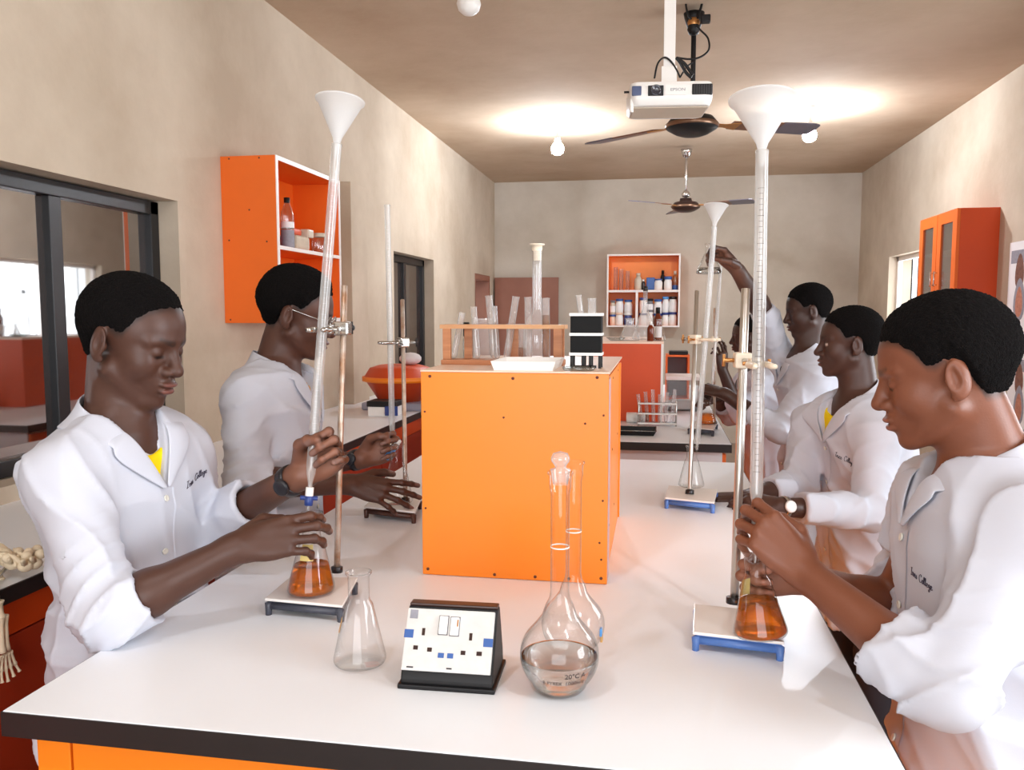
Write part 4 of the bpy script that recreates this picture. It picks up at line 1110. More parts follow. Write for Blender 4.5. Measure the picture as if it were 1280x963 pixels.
bottle(kx(828), BY+0.06, upz, 3*K, 0.215, 'black_plastic', 'black_plastic', 'tall black bottle at the back of the upper back shelf', GB)
bottle(kx(834.5), BY-0.03, upz, 4.8*K, 0.145, 'white_plastic', 'blue_plastic', 'white bottle with large blue lid in front of the black one, back cabinet', GB, neck=0.8, cap_f=0.2)
bottle(kx(843.5), BY, upz, 3.5*K, 0.205, 'clear_plastic', 'cream_plastic', 'clear bottle with blue base, rightmost on the upper back shelf', GB, lab=('blue_plastic', 0.02, 0.3))
low = [(766, 3.4, 'beige_plastic', 'grey_plastic'), (774.5, 4.6, 'white_plastic', 'blue_plastic'), (785.5, 4.6, 'white_plastic', 'blue_plastic'), (804, 4.4, 'white_plastic', 'blue_plastic'), (812.5, 3.8, 'grey_plastic', 'black_plastic'), (822.5, 4.7, 'white_plastic', 'blue_plastic'), (832, 3.7, 'white_plastic', 'sky_blue_plastic'), (841, 4.6, 'white_plastic', 'dark_metal')]
ordn = ['first', 'second', 'third', 'fourth', 'fifth', 'sixth', 'seventh', 'eighth']
H1 = [0.105, 0.125, 0.12, 0.12, 0.13, 0.115, 0.125, 0.13]; H2 = [0.14, 0.135, 0.13, 0.15, 0.13, 0.14, 0.155, 0.15]
mats1 = ['pink_laminate', 'white_plastic', 'navy_plastic', 'white_plastic', 'white_plastic', 'cream_plastic', 'white_plastic', 'white_plastic']
caps1 = ['blue_plastic', 'pink_laminate', 'white_plastic', 'navy_plastic', 'white_plastic', 'navy_plastic', 'navy_plastic', 'navy_plastic']
for i, (px, r_, bm_, cm_) in enumerate(low):
    x_ = kx(px)
    bottle(x_, BY-0.02, loz, r_*K*1.05, H1[i]*1.1, mats1[i], caps1[i], f'reagent bottle in the bottom row of the back cabinet, {ordn[i]} from the left', GB, neck=0.85, cap_f=0.15)
    bottle(x_, BY-0.02, loz+H1[i]*1.1, r_*K*1.03, H2[i]*1.12, bm_, cm_, f'reagent bottle stacked on top in the lower back cabinet, {ordn[i]} from the left', GB, neck=0.8, cap_f=0.14, lab=('paper', 0.2, 0.7))

# left cabinet: bottle, carton, bag, jar
sx_ = LC['x0']+0.10; syz = LC['sz']
def ly(px): return at(px, 300, X=LC['x1']-0.04).y
xw = LC['x1']-0.045
t = thing('water_bottle', 'clear plastic water bottle with dark cap in the left cabinet', 'bottle', (xw, ly(361), syz))
K2 = ly(361)/FPX
Hw = at(361, 248, X=xw).z-syz
MB().lathe([(0, 0), (8*K2, 0), (8.5*K2, 0.006), (8*K2, Hw*0.1), (8.5*K2, Hw*0.16), (8*K2, Hw*0.22), (8.6*K2, Hw*0.3), (8.8*K2, Hw*0.62), (7.5*K2, Hw*0.72), (3.8*K2, Hw*0.88), (3.2*K2, Hw*0.94), (0, Hw*0.94)], (xw, ly(361), syz), (0, 0, 1), 20).build('bottle_body', 'clear_plastic', t)
MB().lathe([(3.9*K2, Hw*0.90), (3.9*K2, Hw), (0, Hw)], (xw, ly(361), syz), (0, 0, 1), 16).build('bottle_cap', 'black_plastic', t)
MB().lathe([(8.9*K2, Hw*0.40), (8.9*K2, Hw*0.52)], (xw, ly(361), syz), (0, 0, 1), 20).build('bottle_label', 'paper', t)
MB().lathe([(8.7*K2, Hw*0.02), (8.7*K2, Hw*0.36)], (xw, ly(361), syz), (0, 0, 1), 20).build('blue_stripes', 'poster_grey', t)
y_ = ly(352)
tag(MB().box((sx_-0.05, y_-0.05, syz), (sx_+0.05, y_+0.03, syz+0.085)).build('carton', 'blue_plastic', bevel=0.003), 'small blue and white carton behind the water bottle in the left cabinet', 'box')
t = thing('plaster_parcel', 'pale lumpy wrapped parcel in the middle of the left cabinet shelf', 'parcel', (xw-0.03, ly(379), syz))
MB().cbox((xw-0.03, ly(377), syz+0.034), (0.09, 0.15, 0.068)).build('parcel_body', 'clay_pale', t, bevel=0.018, seg=3)
MB().cbox((xw-0.04, ly(376), syz+0.085), (0.06, 0.10, 0.034)).build('orange_wrap', 'orange_deep', t, bevel=0.012, seg=3)
MB().cbox((xw-0.01, ly(387), syz+0.085), (0.05, 0.06, 0.04)).build('cardboard_flap', 'beige_plastic', t, bevel=0.008, seg=2)
t = thing('glass_jar', 'clear glass jar with pale lid in the left cabinet', 'jar', (xw-0.01, ly(402), syz))
MB().lathe([(0, 0.001), (0.032, 0.001), (0.036, 0.01), (0.036, 0.075), (0.030, 0.085)], (xw-0.01, ly(402), syz), (0, 0, 1), 20).build('jar_body', 'clear_plastic', t)
MB().lathe([(0.033, 0.082), (0.034, 0.10), (0, 0.10)], (xw-0.01, ly(402), syz), (0, 0, 1), 20).build('lid', 'beige_plastic', t)

# ------------------------------------------------------------------ on and around the far bench
K3 = 4.3/FPX
def onrb(px, dy=0.0): return at(px, 424, Z=rz)
for px, w, hpx, lb, liq in ((790, 34, 66, 'large conical flask at the left on the red-orange far box', None), (806, 30, 60, 'long-necked conical flask in the middle of the red-orange far box', None)):
    a = Vector((at(px-(3 if px < 800 else 0), 424, Y=ry+0.12+0.20*(px > 800)).x, ry+0.12+0.20*(px > 800), rz))
    kk = a.y/FPX
    t = thing('conical_flask', lb, 'flask', tuple(a))
    if px > 800:
        hh = at(px, 362, Y=a.y).z-rz
        MB().lathe([(0, 0.001), (15*kk, 0.001), (15.5*kk, 0.006), (8*kk, hh*0.42), (3.2*kk, hh*0.60), (2.6*kk, hh*0.7), (2.6*kk, hh), (3.1*kk, hh)], a, (0, 0, 1), 24).build('flask_wall', 'test_tube_glass', t)
        MB().lathe([(0, hh*0.97), (2.9*kk, hh*0.97), (2.9*kk, hh*1.06), (0, hh*1.06)], a, (0, 0, 1), 12).build('stopper', 'dark_metal', t)
    else:
        hh = at(px, 398, Y=a.y).z-rz
        MB().lathe(conical_prof(hh, 13*kk, 5*kk), a, (0, 0, 1), 24).build('flask_wall', 'test_tube_glass', t)
bottle(at(813, 420, Y=ry+0.06).x, ry+0.06, rz, 4*K3, 0.10, 'amber_glass', 'white_plastic', 'small brown bottle with white cap on the red-orange far box', None)
bottle(at(822, 420, Y=ry+0.20).x, ry+0.20, rz, 5*K3, 0.17, 'amber_glass', 'black_plastic', 'brown glass reagent bottle on the right of the red-orange far box', None, lab=('paper', 0.1, 0.5))
a = Vector((at(829, 424, Y=ry+0.07).x-0.02, ry+0.07, rz)); conical_flask(a, 0.11, 0.032, 0.013, 'small conical flask at the right edge of the red-orange far box', n=20)
a = Vector((at(770, 424, Y=ry+0.10).x, ry+0.10, rz))
tag(MB().lathe([(0, 0.002), (0.03, 0), (0.05, 0.016), (0.052, 0.017), (0.03, 0.003)], a, (0, 0, 1), 20).build('glass_dish', 'clear_plastic'), 'shallow clear dish at the left on the red-orange far box', 'dish')
# acrylic tube rack with tubes
y_ = at(822, 533, Z=BZ).y
ax0 = at(797, 530, Y=y_).x; ax1 = at(846, 530, Y=y_).x; az = at(820, 505, Y=y_).z
t = thing('test_tube_rack', 'white wire test tube rack with tubes on the far bench', 'rack', ((ax0+ax1)/2, y_+0.03, BZ))
for zz in (BZ+0.012, BZ+(az-BZ)*0.55, az):
    MB().box((ax0, y_, zz-0.003), (ax1, y_+0.06, zz+0.003)).build('rack_tier', 'clear_plastic', t)
    MB().box((ax0, y_-0.002, zz-0.004), (ax1, y_, zz+0.004)).build('tier_edge', 'white_plastic', t)
for xx in (ax0+0.004, ax1-0.004):
    for yq in (y_+0.004, y_+0.056):
        MB().cyl((xx, yq, BZ), (xx, yq, az+0.01), 0.004, n=8).build('rack_post', 'steel', t)
for i in range(6):
    xx = ax0+(ax1-ax0)*(i+0.6)/6.4
    test_tube((xx, y_+0.03, BZ+0.016), (xx+0.006*(i-3), y_+0.03+0.01*(i % 2), BZ+0.15+0.012*(i % 3)), 0.0085, f'test tube in the wire rack on the far bench, {ordn[i]} from the left', 'test tubes in the wire rack', liq=('amber_liquid', 0.3) if i == 1 else None)
# black tray, white bottle lying
y_ = at(800, 545, Z=BZ).y
ax0 = at(772, 540, Y=y_).x; ax1 = at(817, 540, Y=y_).x
t = thing('metal_tray', 'shallow black metal tray at the front of the far bench', 'tray', ((ax0+ax1)/2, y_+0.08, BZ))
tray(MB(), ax0, ax1, y_, y_+0.14, BZ, 0.022, 0.012).build('tray_body', 'black_plastic', t)
MB().tube([(ax0-0.012, y_-0.005, BZ+0.022), (ax1+0.012, y_-0.005, BZ+0.022), (ax1+0.012, y_+0.145, BZ+0.022), (ax0-0.012, y_+0.145, BZ+0.022), (ax0-0.012, y_-0.005, BZ+0.022)], 0.002, 6).build('rim', 'steel', t)
y_ = at(790, 527, Z=BZ).y
y_ -= 0.07; a = at(788, 518, Y=y_); b_ = at(795, 518, Y=y_); zc_ = BZ+0.026
t = thing('plastic_bottle', 'white plastic bottle lying beside the red-orange far box', 'bottle', (a.x, y_+0.02, BZ))
MB().lathe([(0, -0.02), (0.024, -0.02), (0.026, -0.016), (0.026, 0.03), (0.012, 0.04), (0.012, 0.05), (0.020, 0.05), (0.021, 0.072), (0, 0.072)], (a.x, y_+0.02, zc_), (1, 0, 0), 18).build('bottle_body', 'white_plastic', t)
# clear storage box with lid and orange frame behind
y_ = 4.62
sx0 = at(832, 480, Y=y_).x; sx1 = at(876, 480, Y=y_).x; sz1 = at(850, 471, Y=y_).z
t = thing('storage_box', 'clear plastic storage box with white lid on the far bench', 'box', ((sx0+sx1)/2, y_+0.12, BZ))
MB().box((sx0+0.006, y_, BZ), (sx1-0.006, y_+0.24, sz1-0.02)).build('box_body', 'clear_plastic', t, bevel=0.008)
MB().box((sx0, y_-0.006, sz1-0.02), (sx1, y_+0.246, sz1)).build('lid', 'white_plastic', t, bevel=0.004)
MB().box((sx0+0.03, y_+0.05, BZ+0.004), (sx1-0.03, y_+0.18, BZ+0.05)).build('white_tray', 'white_plastic', t, bevel=0.004)
y_ = 5.2
sx0 = at(832, 460, Y=y_).x; sx1 = at(862, 460, Y=y_).x; sz1 = at(850, 444, Y=y_).z
t = thing('open_crate', 'small open orange-framed shelf box at the back of the far bench', 'shelf', ((sx0+sx1)/2, y_+0.1, BZ))
for lo, hi, m in (((sx0, BZ), (sx0+0.012, sz1), 'orange_cabinet'), ((sx1-0.012, BZ), (sx1, sz1), 'orange_cabinet'), ((sx0+0.012, sz1-0.012), (sx1-0.012, sz1), 'orange_cabinet'), ((sx0+0.012, BZ), (sx1-0.012, BZ+0.012), 'orange_cabinet')):
    MB().box((lo[0], y_, lo[1]), (hi[0], y_+0.2, hi[1])).build('frame_board', m, t)
MB().box((sx0+0.012, y_+0.19, BZ+0.012), (sx1-0.012, y_+0.2, sz1-0.012)).build('back_panel', 'grey_plastic', t)
tag(MB().box((sx0+0.02, y_+0.02, sz1), (sx1-0.01, y_+0.16, sz1+0.022)).build('black_book', 'black_plastic', bevel=0.003), 'thin black case lying on the small orange shelf box', 'case')

# ------------------------------------------------------------------ left counter: bins, boxes, bones
# lidded bin in orange with a white bag, on a clear box, seen left of the orange reagent box
X_ = -1.50
y_ = 4.35
t = thing('storage_box', 'pale grey storage box on the left counter under the orange basin', 'box', (X_+0.06, y_, BZ))
bzc = at(515, 505, Y=y_).z
MB().cbox((X_+0.06, y_+0.16, (BZ+bzc)/2), (0.36, 0.30, bzc-BZ)).build('box_body', mat('blue_grey_plastic', (150, 152, 168), 0.35), t, bevel=0.012)
MB().cbox((X_+0.06, y_+0.16, bzc-0.055), (0.37, 0.31, 0.018)).build('rim', 'grey_plastic', t, bevel=0.004)
t = thing('plastic_basin', 'orange plastic basin left of the big orange box', 'basin', (X_+0.06, y_+0.16, bzc))
zt = at(515, 474, Y=y_).z; zt2 = at(515, 459, Y=y_).z
MB().lathe([(0, 0.0), (0.12, 0.0), (0.19, (zt-bzc)*0.8), (0.205, (zt-bzc)*0.85), (0.21, zt-bzc), (0.20, zt-bzc+0.004), (0.17, zt2-bzc-0.015), (0.12, zt2-bzc), (0, zt2-bzc)], (X_+0.06, y_+0.16, bzc), (0, 0, 1), 28).build('basin_body', 'orange_deep', t)
MB().lathe([(0.204, (zt-bzc)*0.82), (0.214, (zt-bzc)*0.85), (0.214, zt-bzc+0.002), (0.204, zt-bzc+0.005)], (X_+0.06, y_+0.16, bzc), (0, 0, 1), 28).build('rim', 'orange_board', t)
a = at(531, 456, Y=y_+0.2)
tag(MB().ball((X_+0.12, y_+0.17, zt2+0.036), 0.055, 14, (1.2, 1, 0.65)).build('white_cloth', 'cloth_white'), 'crumpled white cloth on top of the orange basin', 'cloth')
y_ = 4.12
a = at(477, 530, Y=y_)
t = thing('instrument_case', 'low black and white instrument case on the left counter', 'case', (a.x, y_, BZ))
MB().cbox((a.x, y_+0.06, BZ+0.025), (0.15, 0.12, 0.05)).build('case_body', 'white_plastic', t, bevel=0.004)
MB().cbox((a.x, y_+0.06, BZ+0.065), (0.16, 0.13, 0.03)).build('case_lid', 'black_plastic', t, bevel=0.004)
MB().cbox((a.x+0.055, y_-0.003, BZ+0.03), (0.07, 0.008, 0.05)).build('dial_face', 'navy_plastic', t, bevel=0.002)

def bone(a, b_, r, nm, t):
    a, b_ = Vector(a), Vector(b_); d = (b_-a)
    MB().tube([a-d*0.02, a, a+d*0.10, a+d*0.25, a+d*0.75, b_-d*0.10, b_, b_+d*0.02], [r*0.7, r*1.5, r*1.35, r, r*0.95, r*1.3, r*1.5, r*0.7], 10).build(nm, 'bone', t)
s0 = at(18, 712, Z=BZ)
t = thing('skeleton_model', 'plastic human skeleton bones lying on the left counter', 'skeleton', (s0.x, s0.y, BZ))
random.seed(3)
for i in range(7):
    q = at(10+i*5.5, 704+random.uniform(-5, 5), Z=BZ+0.03)
    v = MB().ball(q, 0.016, 10, (1, 1, 0.8))
    v.tube([q, q+Vector((0.012, -0.02, 0.016)), q+Vector((0.02, -0.032, 0.02))], [0.008, 0.006, 0.003], 6)
    v.tube([q, q+Vector((-0.018, -0.01, 0.02)), q+Vector((-0.028, -0.012, 0.026))], [0.008, 0.005, 0.003], 6)
    v.ball(q+Vector((random.uniform(-.02, .02), random.uniform(-.02, .02), 0.018)), 0.011, 8)
    v.build('vertebra', 'bone', t)
for i in range(5):
    c = at(2-i*3, 708, Z=BZ+0.03)+Vector((-0.012*i, 0.015*i, 0))
    pts = [c+Vector((0.032*math.cos(g), 0.02*math.sin(g)*0.5, 0.024*math.sin(g))) for g in [2*math.pi*k/16 for k in range(14)]]
    MB().tube(pts, 0.0035, 6).build('rib', 'bone', t)
q0 = at(-2, 752, X=cx+0.014); q1 = at(0.5, 772, X=cx+0.014); q2 = at(3, 816, X=cx+0.014)
bone(q0+Vector((0, 0, 0.0)), q1, 0.007, 'arm_bone', t)
bone(q1, q2, 0.0055, 'forearm_bone', t); bone(q1+Vector((0, 0.012, 0)), q2+Vector((0, 0.012, 0)), 0.0045, 'forearm_bone', t)
for i in range(5):
    f0 = q2+Vector((0, (i-2)*0.007+0.006, -0.006)); f1 = f0+Vector((0, (i-2)*0.005, -0.030)); f2 = f1+Vector((0.004, (i-2)*0.003, -0.026+0.004*abs(i-2)))
    bone(f0, f1, 0.0032, 'hand_bone', t); bone(f1, f2, 0.0026, 'finger_bone', t)
MB().tube([s0+Vector((0, 0, 0.02)), at(-4, 735, X=cx-0.02)+Vector((0, 0, 0.02)), at(-3, 745, X=cx+0.012), q0], 0.004, 8).build('link_wire', 'steel', t)

# ------------------------------------------------------------------ people: smooth-blended distance fields meshed in overlapping pieces per body
F32 = np.float32
def V3(p): return np.array([p[0], p[1], p[2]], dtype=F32)
def unit(v): v = np.asarray(v, dtype=F32); return v/np.linalg.norm(v)
def f_cone(a, b, ra, rb):
    a = V3(a); b = V3(b); ab = b-a; L2 = float(ab@ab)+1e-12
    def f(p):
        pa = p-a
        h = np.clip((pa@ab)/L2, 0, 1)
        q = pa-h[:, None]*ab
        return np.sqrt(np.einsum('ij,ij->i', q, q))-(ra+(rb-ra)*h)
    return f
def f_ell(c, r, R=None):
    c = V3(c); r = V3(r)
    def f(p):
        q = p-c
        if R is not None: q = q@R
        q = q/r
        k0 = np.sqrt(np.einsum('ij,ij->i', q, q))+1e-9
        q = q/r
        k1 = np.sqrt(np.einsum('ij,ij->i', q, q))+1e-9
        return k0*(k0-1)/k1
    return f
def smin(a, b, k):
    if k <= 0: return np.minimum(a, b)
    h = np.clip(0.5+0.5*(b-a)/k, 0, 1)
    return b+(a-b)*h-k*h*(1-h)
def smax(a, b, k): return -smin(-a, -b, k)
class Field:
    def __init__(s): s.ops = []
    def u(s, f, k=0.01): s.ops.append((0, f, k)); return s
    def sub(s, f, k=0.005): s.ops.append((1, f, k)); return s
    def inter(s, f, k=0.002): s.ops.append((2, f, k)); return s
    def disp(s, f): s.ops.append((3, f, 0)); return s
    def __call__(s, p):
        d = None
        for op, f, k in s.ops:
            v = f(p)
            if d is None: d = v
            elif op == 0: d = smin(d, v, k)
            elif op == 1: d = smax(d, -v, k)
            elif op == 2: d = smax(d, v, k)
            else: d = d+v
        return d
def polygonise(f, lo, hi, h, lip=1.25, normals=False):
    """surface nets on the blocks that the surface passes through"""
    lo = np.asarray(lo, dtype=np.float64); hi = np.asarray(hi, dtype=np.float64)
    B = 4; bs = B*h
    nb = np.ceil((hi-lo)/bs).astype(int)+1
    g = np.stack(np.meshgrid(*[np.arange(n) for n in nb], indexing='ij'), -1).reshape(-1, 3)
    c = (lo+(g+0.5)*bs).astype(F32)
    v = f(c)
    act = g[np.abs(v) < bs*0.87*lip]
    loc = np.stack(np.meshgrid(*[np.arange(B+1)]*3, indexing='ij'), -1).reshape(-1, 3)
    n = len(act); out = np.empty((n, (B+1)**3), dtype=F32)
    step = 3000
    for i in range(0, n, step):
        a = act[i:i+step]
        pts = (lo+((a*B)[:, None, :]+loc[None])*h).reshape(-1, 3).astype(F32)
        out[i:i+step] = f(pts).reshape(len(a), -1)
    W = out.reshape(n, B+1, B+1, B+1)
    S = W < 0
    corners8 = [(i, j, k) for i in (0, 1) for j in (0, 1) for k in (0, 1)]
    cnt = sum(S[:, i:i+B, j:j+B, k:k+B].astype(np.int8) for i, j, k in corners8)
    mixed = (cnt > 0) & (cnt < 8)
    bi, ci, cj, ck = np.nonzero(mixed)
    gi = act[bi]*B+np.stack([ci, cj, ck], -1)
    dim = nb*B+2
    key = (gi[:, 0]*dim[1]+gi[:, 1])*dim[2]+gi[:, 2]
    order = np.argsort(key); key = key[order]; bi, ci, cj, ck = bi[order], ci[order], cj[order], ck[order]; gi = gi[order]
    acc = np.zeros((len(key), 3)); num = np.zeros(len(key))
    val = {c_: W[bi, ci+c_[0], cj+c_[1], ck+c_[2]] for c_ in corners8}
    for a in corners8:
        for ax in range(3):
            if a[ax] == 1: continue
            b_ = list(a); b_[ax] = 1; b_ = tuple(b_)
            va, vb = val[a], val[b_]
            m = (va < 0) != (vb < 0)
            t = np.where(m, va/(va-vb+1e-20), 0)
            p = np.array(a, dtype=float)[None].repeat(len(key), 0); p[:, ax] += t
            acc += p*m[:, None]; num += m
    verts = lo+(gi+acc/num[:, None])*h
    quads = []
    ed = {0: (1, 2), 1: (2, 0), 2: (0, 1)}
    for ax in range(3):
        sl0 = [slice(0, B)]*3; sl1 = list(sl0); sl1[ax] = slice(1, B+1)
        s0 = S[:, sl0[0], sl0[1], sl0[2]]; s1 = S[:, sl1[0], sl1[1], sl1[2]]
        m = s0 != s1
        b2, i2, j2, k2 = np.nonzero(m)
        fl = s0[b2, i2, j2, k2]
        q = act[b2]*B+np.stack([i2, j2, k2], -1)
        u_, v_ = ed[ax]
        ids = []
        ok = np.ones(len(q), bool)
        for du, dv in ((0, 0), (-1, 0), (-1, -1), (0, -1)):
            r = q.copy(); r[:, u_] += du; r[:, v_] += dv
            kk = (r[:, 0]*dim[1]+r[:, 1])*dim[2]+r[:, 2]
            pos = np.clip(np.searchsorted(key, kk), 0, len(key)-1)
            ok &= key[pos] == kk
            ids.append(pos)
        Q = np.stack(ids, -1)[ok]; fl = fl[ok]
        Q[~fl] = Q[~fl][:, ::-1]
        quads.append(Q)
    quads = np.concatenate(quads)
    # one smoothing pass, then back onto the surface
    e = np.concatenate([quads[:, [0, 1]], quads[:, [1, 2]], quads[:, [2, 3]], quads[:, [3, 0]]])
    for _ in range(1):
        s_ = np.zeros_like(verts); w = np.zeros(len(verts))
        np.add.at(s_, e[:, 0], verts[e[:, 1]]); np.add.at(w, e[:, 0], 1)
        np.add.at(s_, e[:, 1], verts[e[:, 0]]); np.add.at(w, e[:, 1], 1)
        verts = 0.5*verts+0.5*s_/np.maximum(w, 1)[:, None]
    d = f(verts.astype(F32)); G = grad(f, verts)
    verts = verts-np.clip(d, -h, h)[:, None]*G*0.9
    return (verts, quads, G) if normals else (verts, quads)
def grad(f, p, e=0.0012):
    p = np.asarray(p, dtype=F32)
    g = np.stack([f(p+np.array(o, dtype=F32))-f(p-np.array(o, dtype=F32)) for o in ((e, 0, 0), (0, e, 0), (0, 0, e))], -1)
    return g/(np.linalg.norm(g, axis=1, keepdims=True)+1e-9)
def np_object(name, verts, faces, m, parent, colors=None):
    off = parent_world(parent)
    v = np.asarray(verts, dtype=np.float64)-np.array(off)
    me = bpy.data.meshes.new(name)
    nv, nf = len(v), len(faces)
    me.vertices.add(nv); me.vertices.foreach_set('co', v.astype(F32).ravel())
    me.loops.add(nf*4); me.loops.foreach_set('vertex_index', np.asarray(faces, dtype=np.int32).ravel())
    me.polygons.add(nf); me.polygons.foreach_set('loop_start', np.arange(0, nf*4, 4, dtype=np.int32))
    me.update(calc_edges=True); me.validate()
    me.polygons.foreach_set('use_smooth', np.ones(len(me.polygons), dtype=bool))
    if colors is not None:
        ca = me.color_attributes.new('tone', 'FLOAT_COLOR', 'POINT')
        cc = np.ones((nv, 4), dtype=F32); cc[:, :3] = colors
        ca.data.foreach_set('color', cc.ravel())
    me.materials.append(MATS[m] if isinstance(m, str) else m)
    o = bpy.data.objects.new(name, me); col.objects.link(o)
    if parent: o.parent = parent
    return o
def largest(v, q):
    """the biggest connected piece of a mesh"""
    lab = np.arange(len(v))
    for _ in range(400):
        m = lab[q].min(1); old = lab.copy()
        for k in range(4): np.minimum.at(lab, q[:, k], m)
        lab = lab[lab]
        if (lab == old).all(): break
    ids, cnt = np.unique(lab, return_counts=True)
    keep = lab == ids[cnt.argmax()]
    new = np.cumsum(keep)-1
    return v[keep], new[q[keep[q].all(1)]]
def onto(f, pts, off, n=6):
    """move points to the level set f = off"""
    p = np.asarray(pts, dtype=F32).copy()
    for _ in range(n):
        d = f(p)-off
        p = p-(np.clip(d, -0.03, 0.03)[:, None]*grad(f, p)).astype(F32)
    return p
def march(f, o, d, off, n=40):
    """from points o along direction d until f = off"""
    p = np.asarray(o, dtype=F32).copy(); d = unit(d)
    for _ in range(n):
        p = p+(np.clip(f(p)-off, -0.02, 0.05)*0.8)[:, None]*d
    return p

mat('skin', (100, 62, 46), 0.46, attr='tone', spec=0.45, bump=0.04, bscale=350)
mat('hair', (21, 18, 18), 1.0, bump=0.9, bscale=520, spec=0.12, var=0.4, scale=200)
mat('coat_white', (200, 203, 214), 0.88, spec=0.2, bump=0.03, bscale=500)
mat('shirt_yellow', (246, 214, 20), 0.85, spec=0.2)
mat('shirt_tan', (226, 176, 110), 0.85, spec=0.2)
mat('shirt_dark', (26, 24, 28), 0.85, spec=0.2)
mat('trousers', (50, 46, 52), 0.85, spec=0.2)
mat('shoe', (24, 22, 22), 0.4)
mat('thread', (62, 56, 74), 0.7)
mat('button', (226, 224, 214), 0.35)
mat('watch_black', (30, 30, 36), 0.35)
mat('watch_white', (236, 236, 236), 0.3)

# cursive strokes for the embroidered name, letter box 1 wide 1 high (x-height 0.5)
GL = {
 'I': ([[(0.32, 1.0), (0.22, 0.5), (0.15, 0.0), (0.05, -0.08)], [(0.10, 0.95), (0.5, 1.02)], [(0.0, 0.0), (0.34, 0.02)]], 0.5),
 'n': ([[(0.0, 0.45), (0.08, 0.5), (0.05, 0.0), (0.12, 0.35), (0.28, 0.5), (0.36, 0.4), (0.34, 0.05), (0.42, 0.02), (0.5, 0.12)]], 0.5),
 'e': ([[(0.0, 0.15), (0.2, 0.22), (0.32, 0.4), (0.24, 0.52), (0.1, 0.45), (0.05, 0.2), (0.15, 0.02), (0.3, 0.03), (0.44, 0.14)]], 0.44),
 's': ([[(0.0, 0.1), (0.2, 0.52), (0.2, 0.4), (0.32, 0.2), (0.26, 0.03), (0.12, 0.0), (0.04, 0.08)]], 0.5),
 'C': ([[(0.62, 0.78), (0.68, 0.95), (0.55, 1.06), (0.32, 0.95), (0.12, 0.6), (0.1, 0.2), (0.28, -0.04), (0.5, 0.04), (0.7, 0.22)]], 0.72),
 'o': ([[(0.0, 0.3), (0.1, 0.46), (0.22, 0.5), (0.1, 0.4), (0.04, 0.2), (0.14, 0.02), (0.28, 0.06), (0.34, 0.3), (0.22, 0.5), (0.42, 0.42)]], 0.42),
 'l': ([[(0.0, 0.15), (0.18, 0.6), (0.26, 0.95), (0.18, 1.04), (0.1, 0.85), (0.08, 0.3), (0.14, 0.03), (0.3, 0.14)]], 0.3),
 'g': ([[(0.34, 0.45), (0.2, 0.5), (0.06, 0.3), (0.1, 0.08), (0.26, 0.15), (0.36, 0.48), (0.34, 0.0), (0.24, -0.4), (0.08, -0.42), (0.1, -0.2), (0.46, 0.12)]], 0.46),
 ' ': ([], 0.4)}
def smooth2(pts, n=5):
    P = [np.array(q, float) for q in pts]
    if len(P) < 3: return P
    out = []
    for i in range(len(P)-1):
        a, b_, c, d = P[max(i-1, 0)], P[i], P[i+1], P[min(i+2, len(P)-1)]
        for k in range(n):
            t = k/n
            out.append(0.5*((2*b_)+(c-a)*t+(2*a-5*b_+4*c-d)*t*t+(3*b_-a-3*c+d)*t**3))
    out.append(P[-1])
    return out
def script_strokes(txt):
    x = 0; out = []
    for ch in txt:
        st, w = GL[ch]
        for s_ in st: out.append([q+np.array((x, 0)) for q in smooth2(s_)])
        x += w
    return out, x

def ortho(fwd, up):
    z = unit(up); x = np.asarray(fwd, dtype=F32); x = unit(x-z*(x@z)); y = np.cross(z, x)
    return x, y, z     # forward, left, up

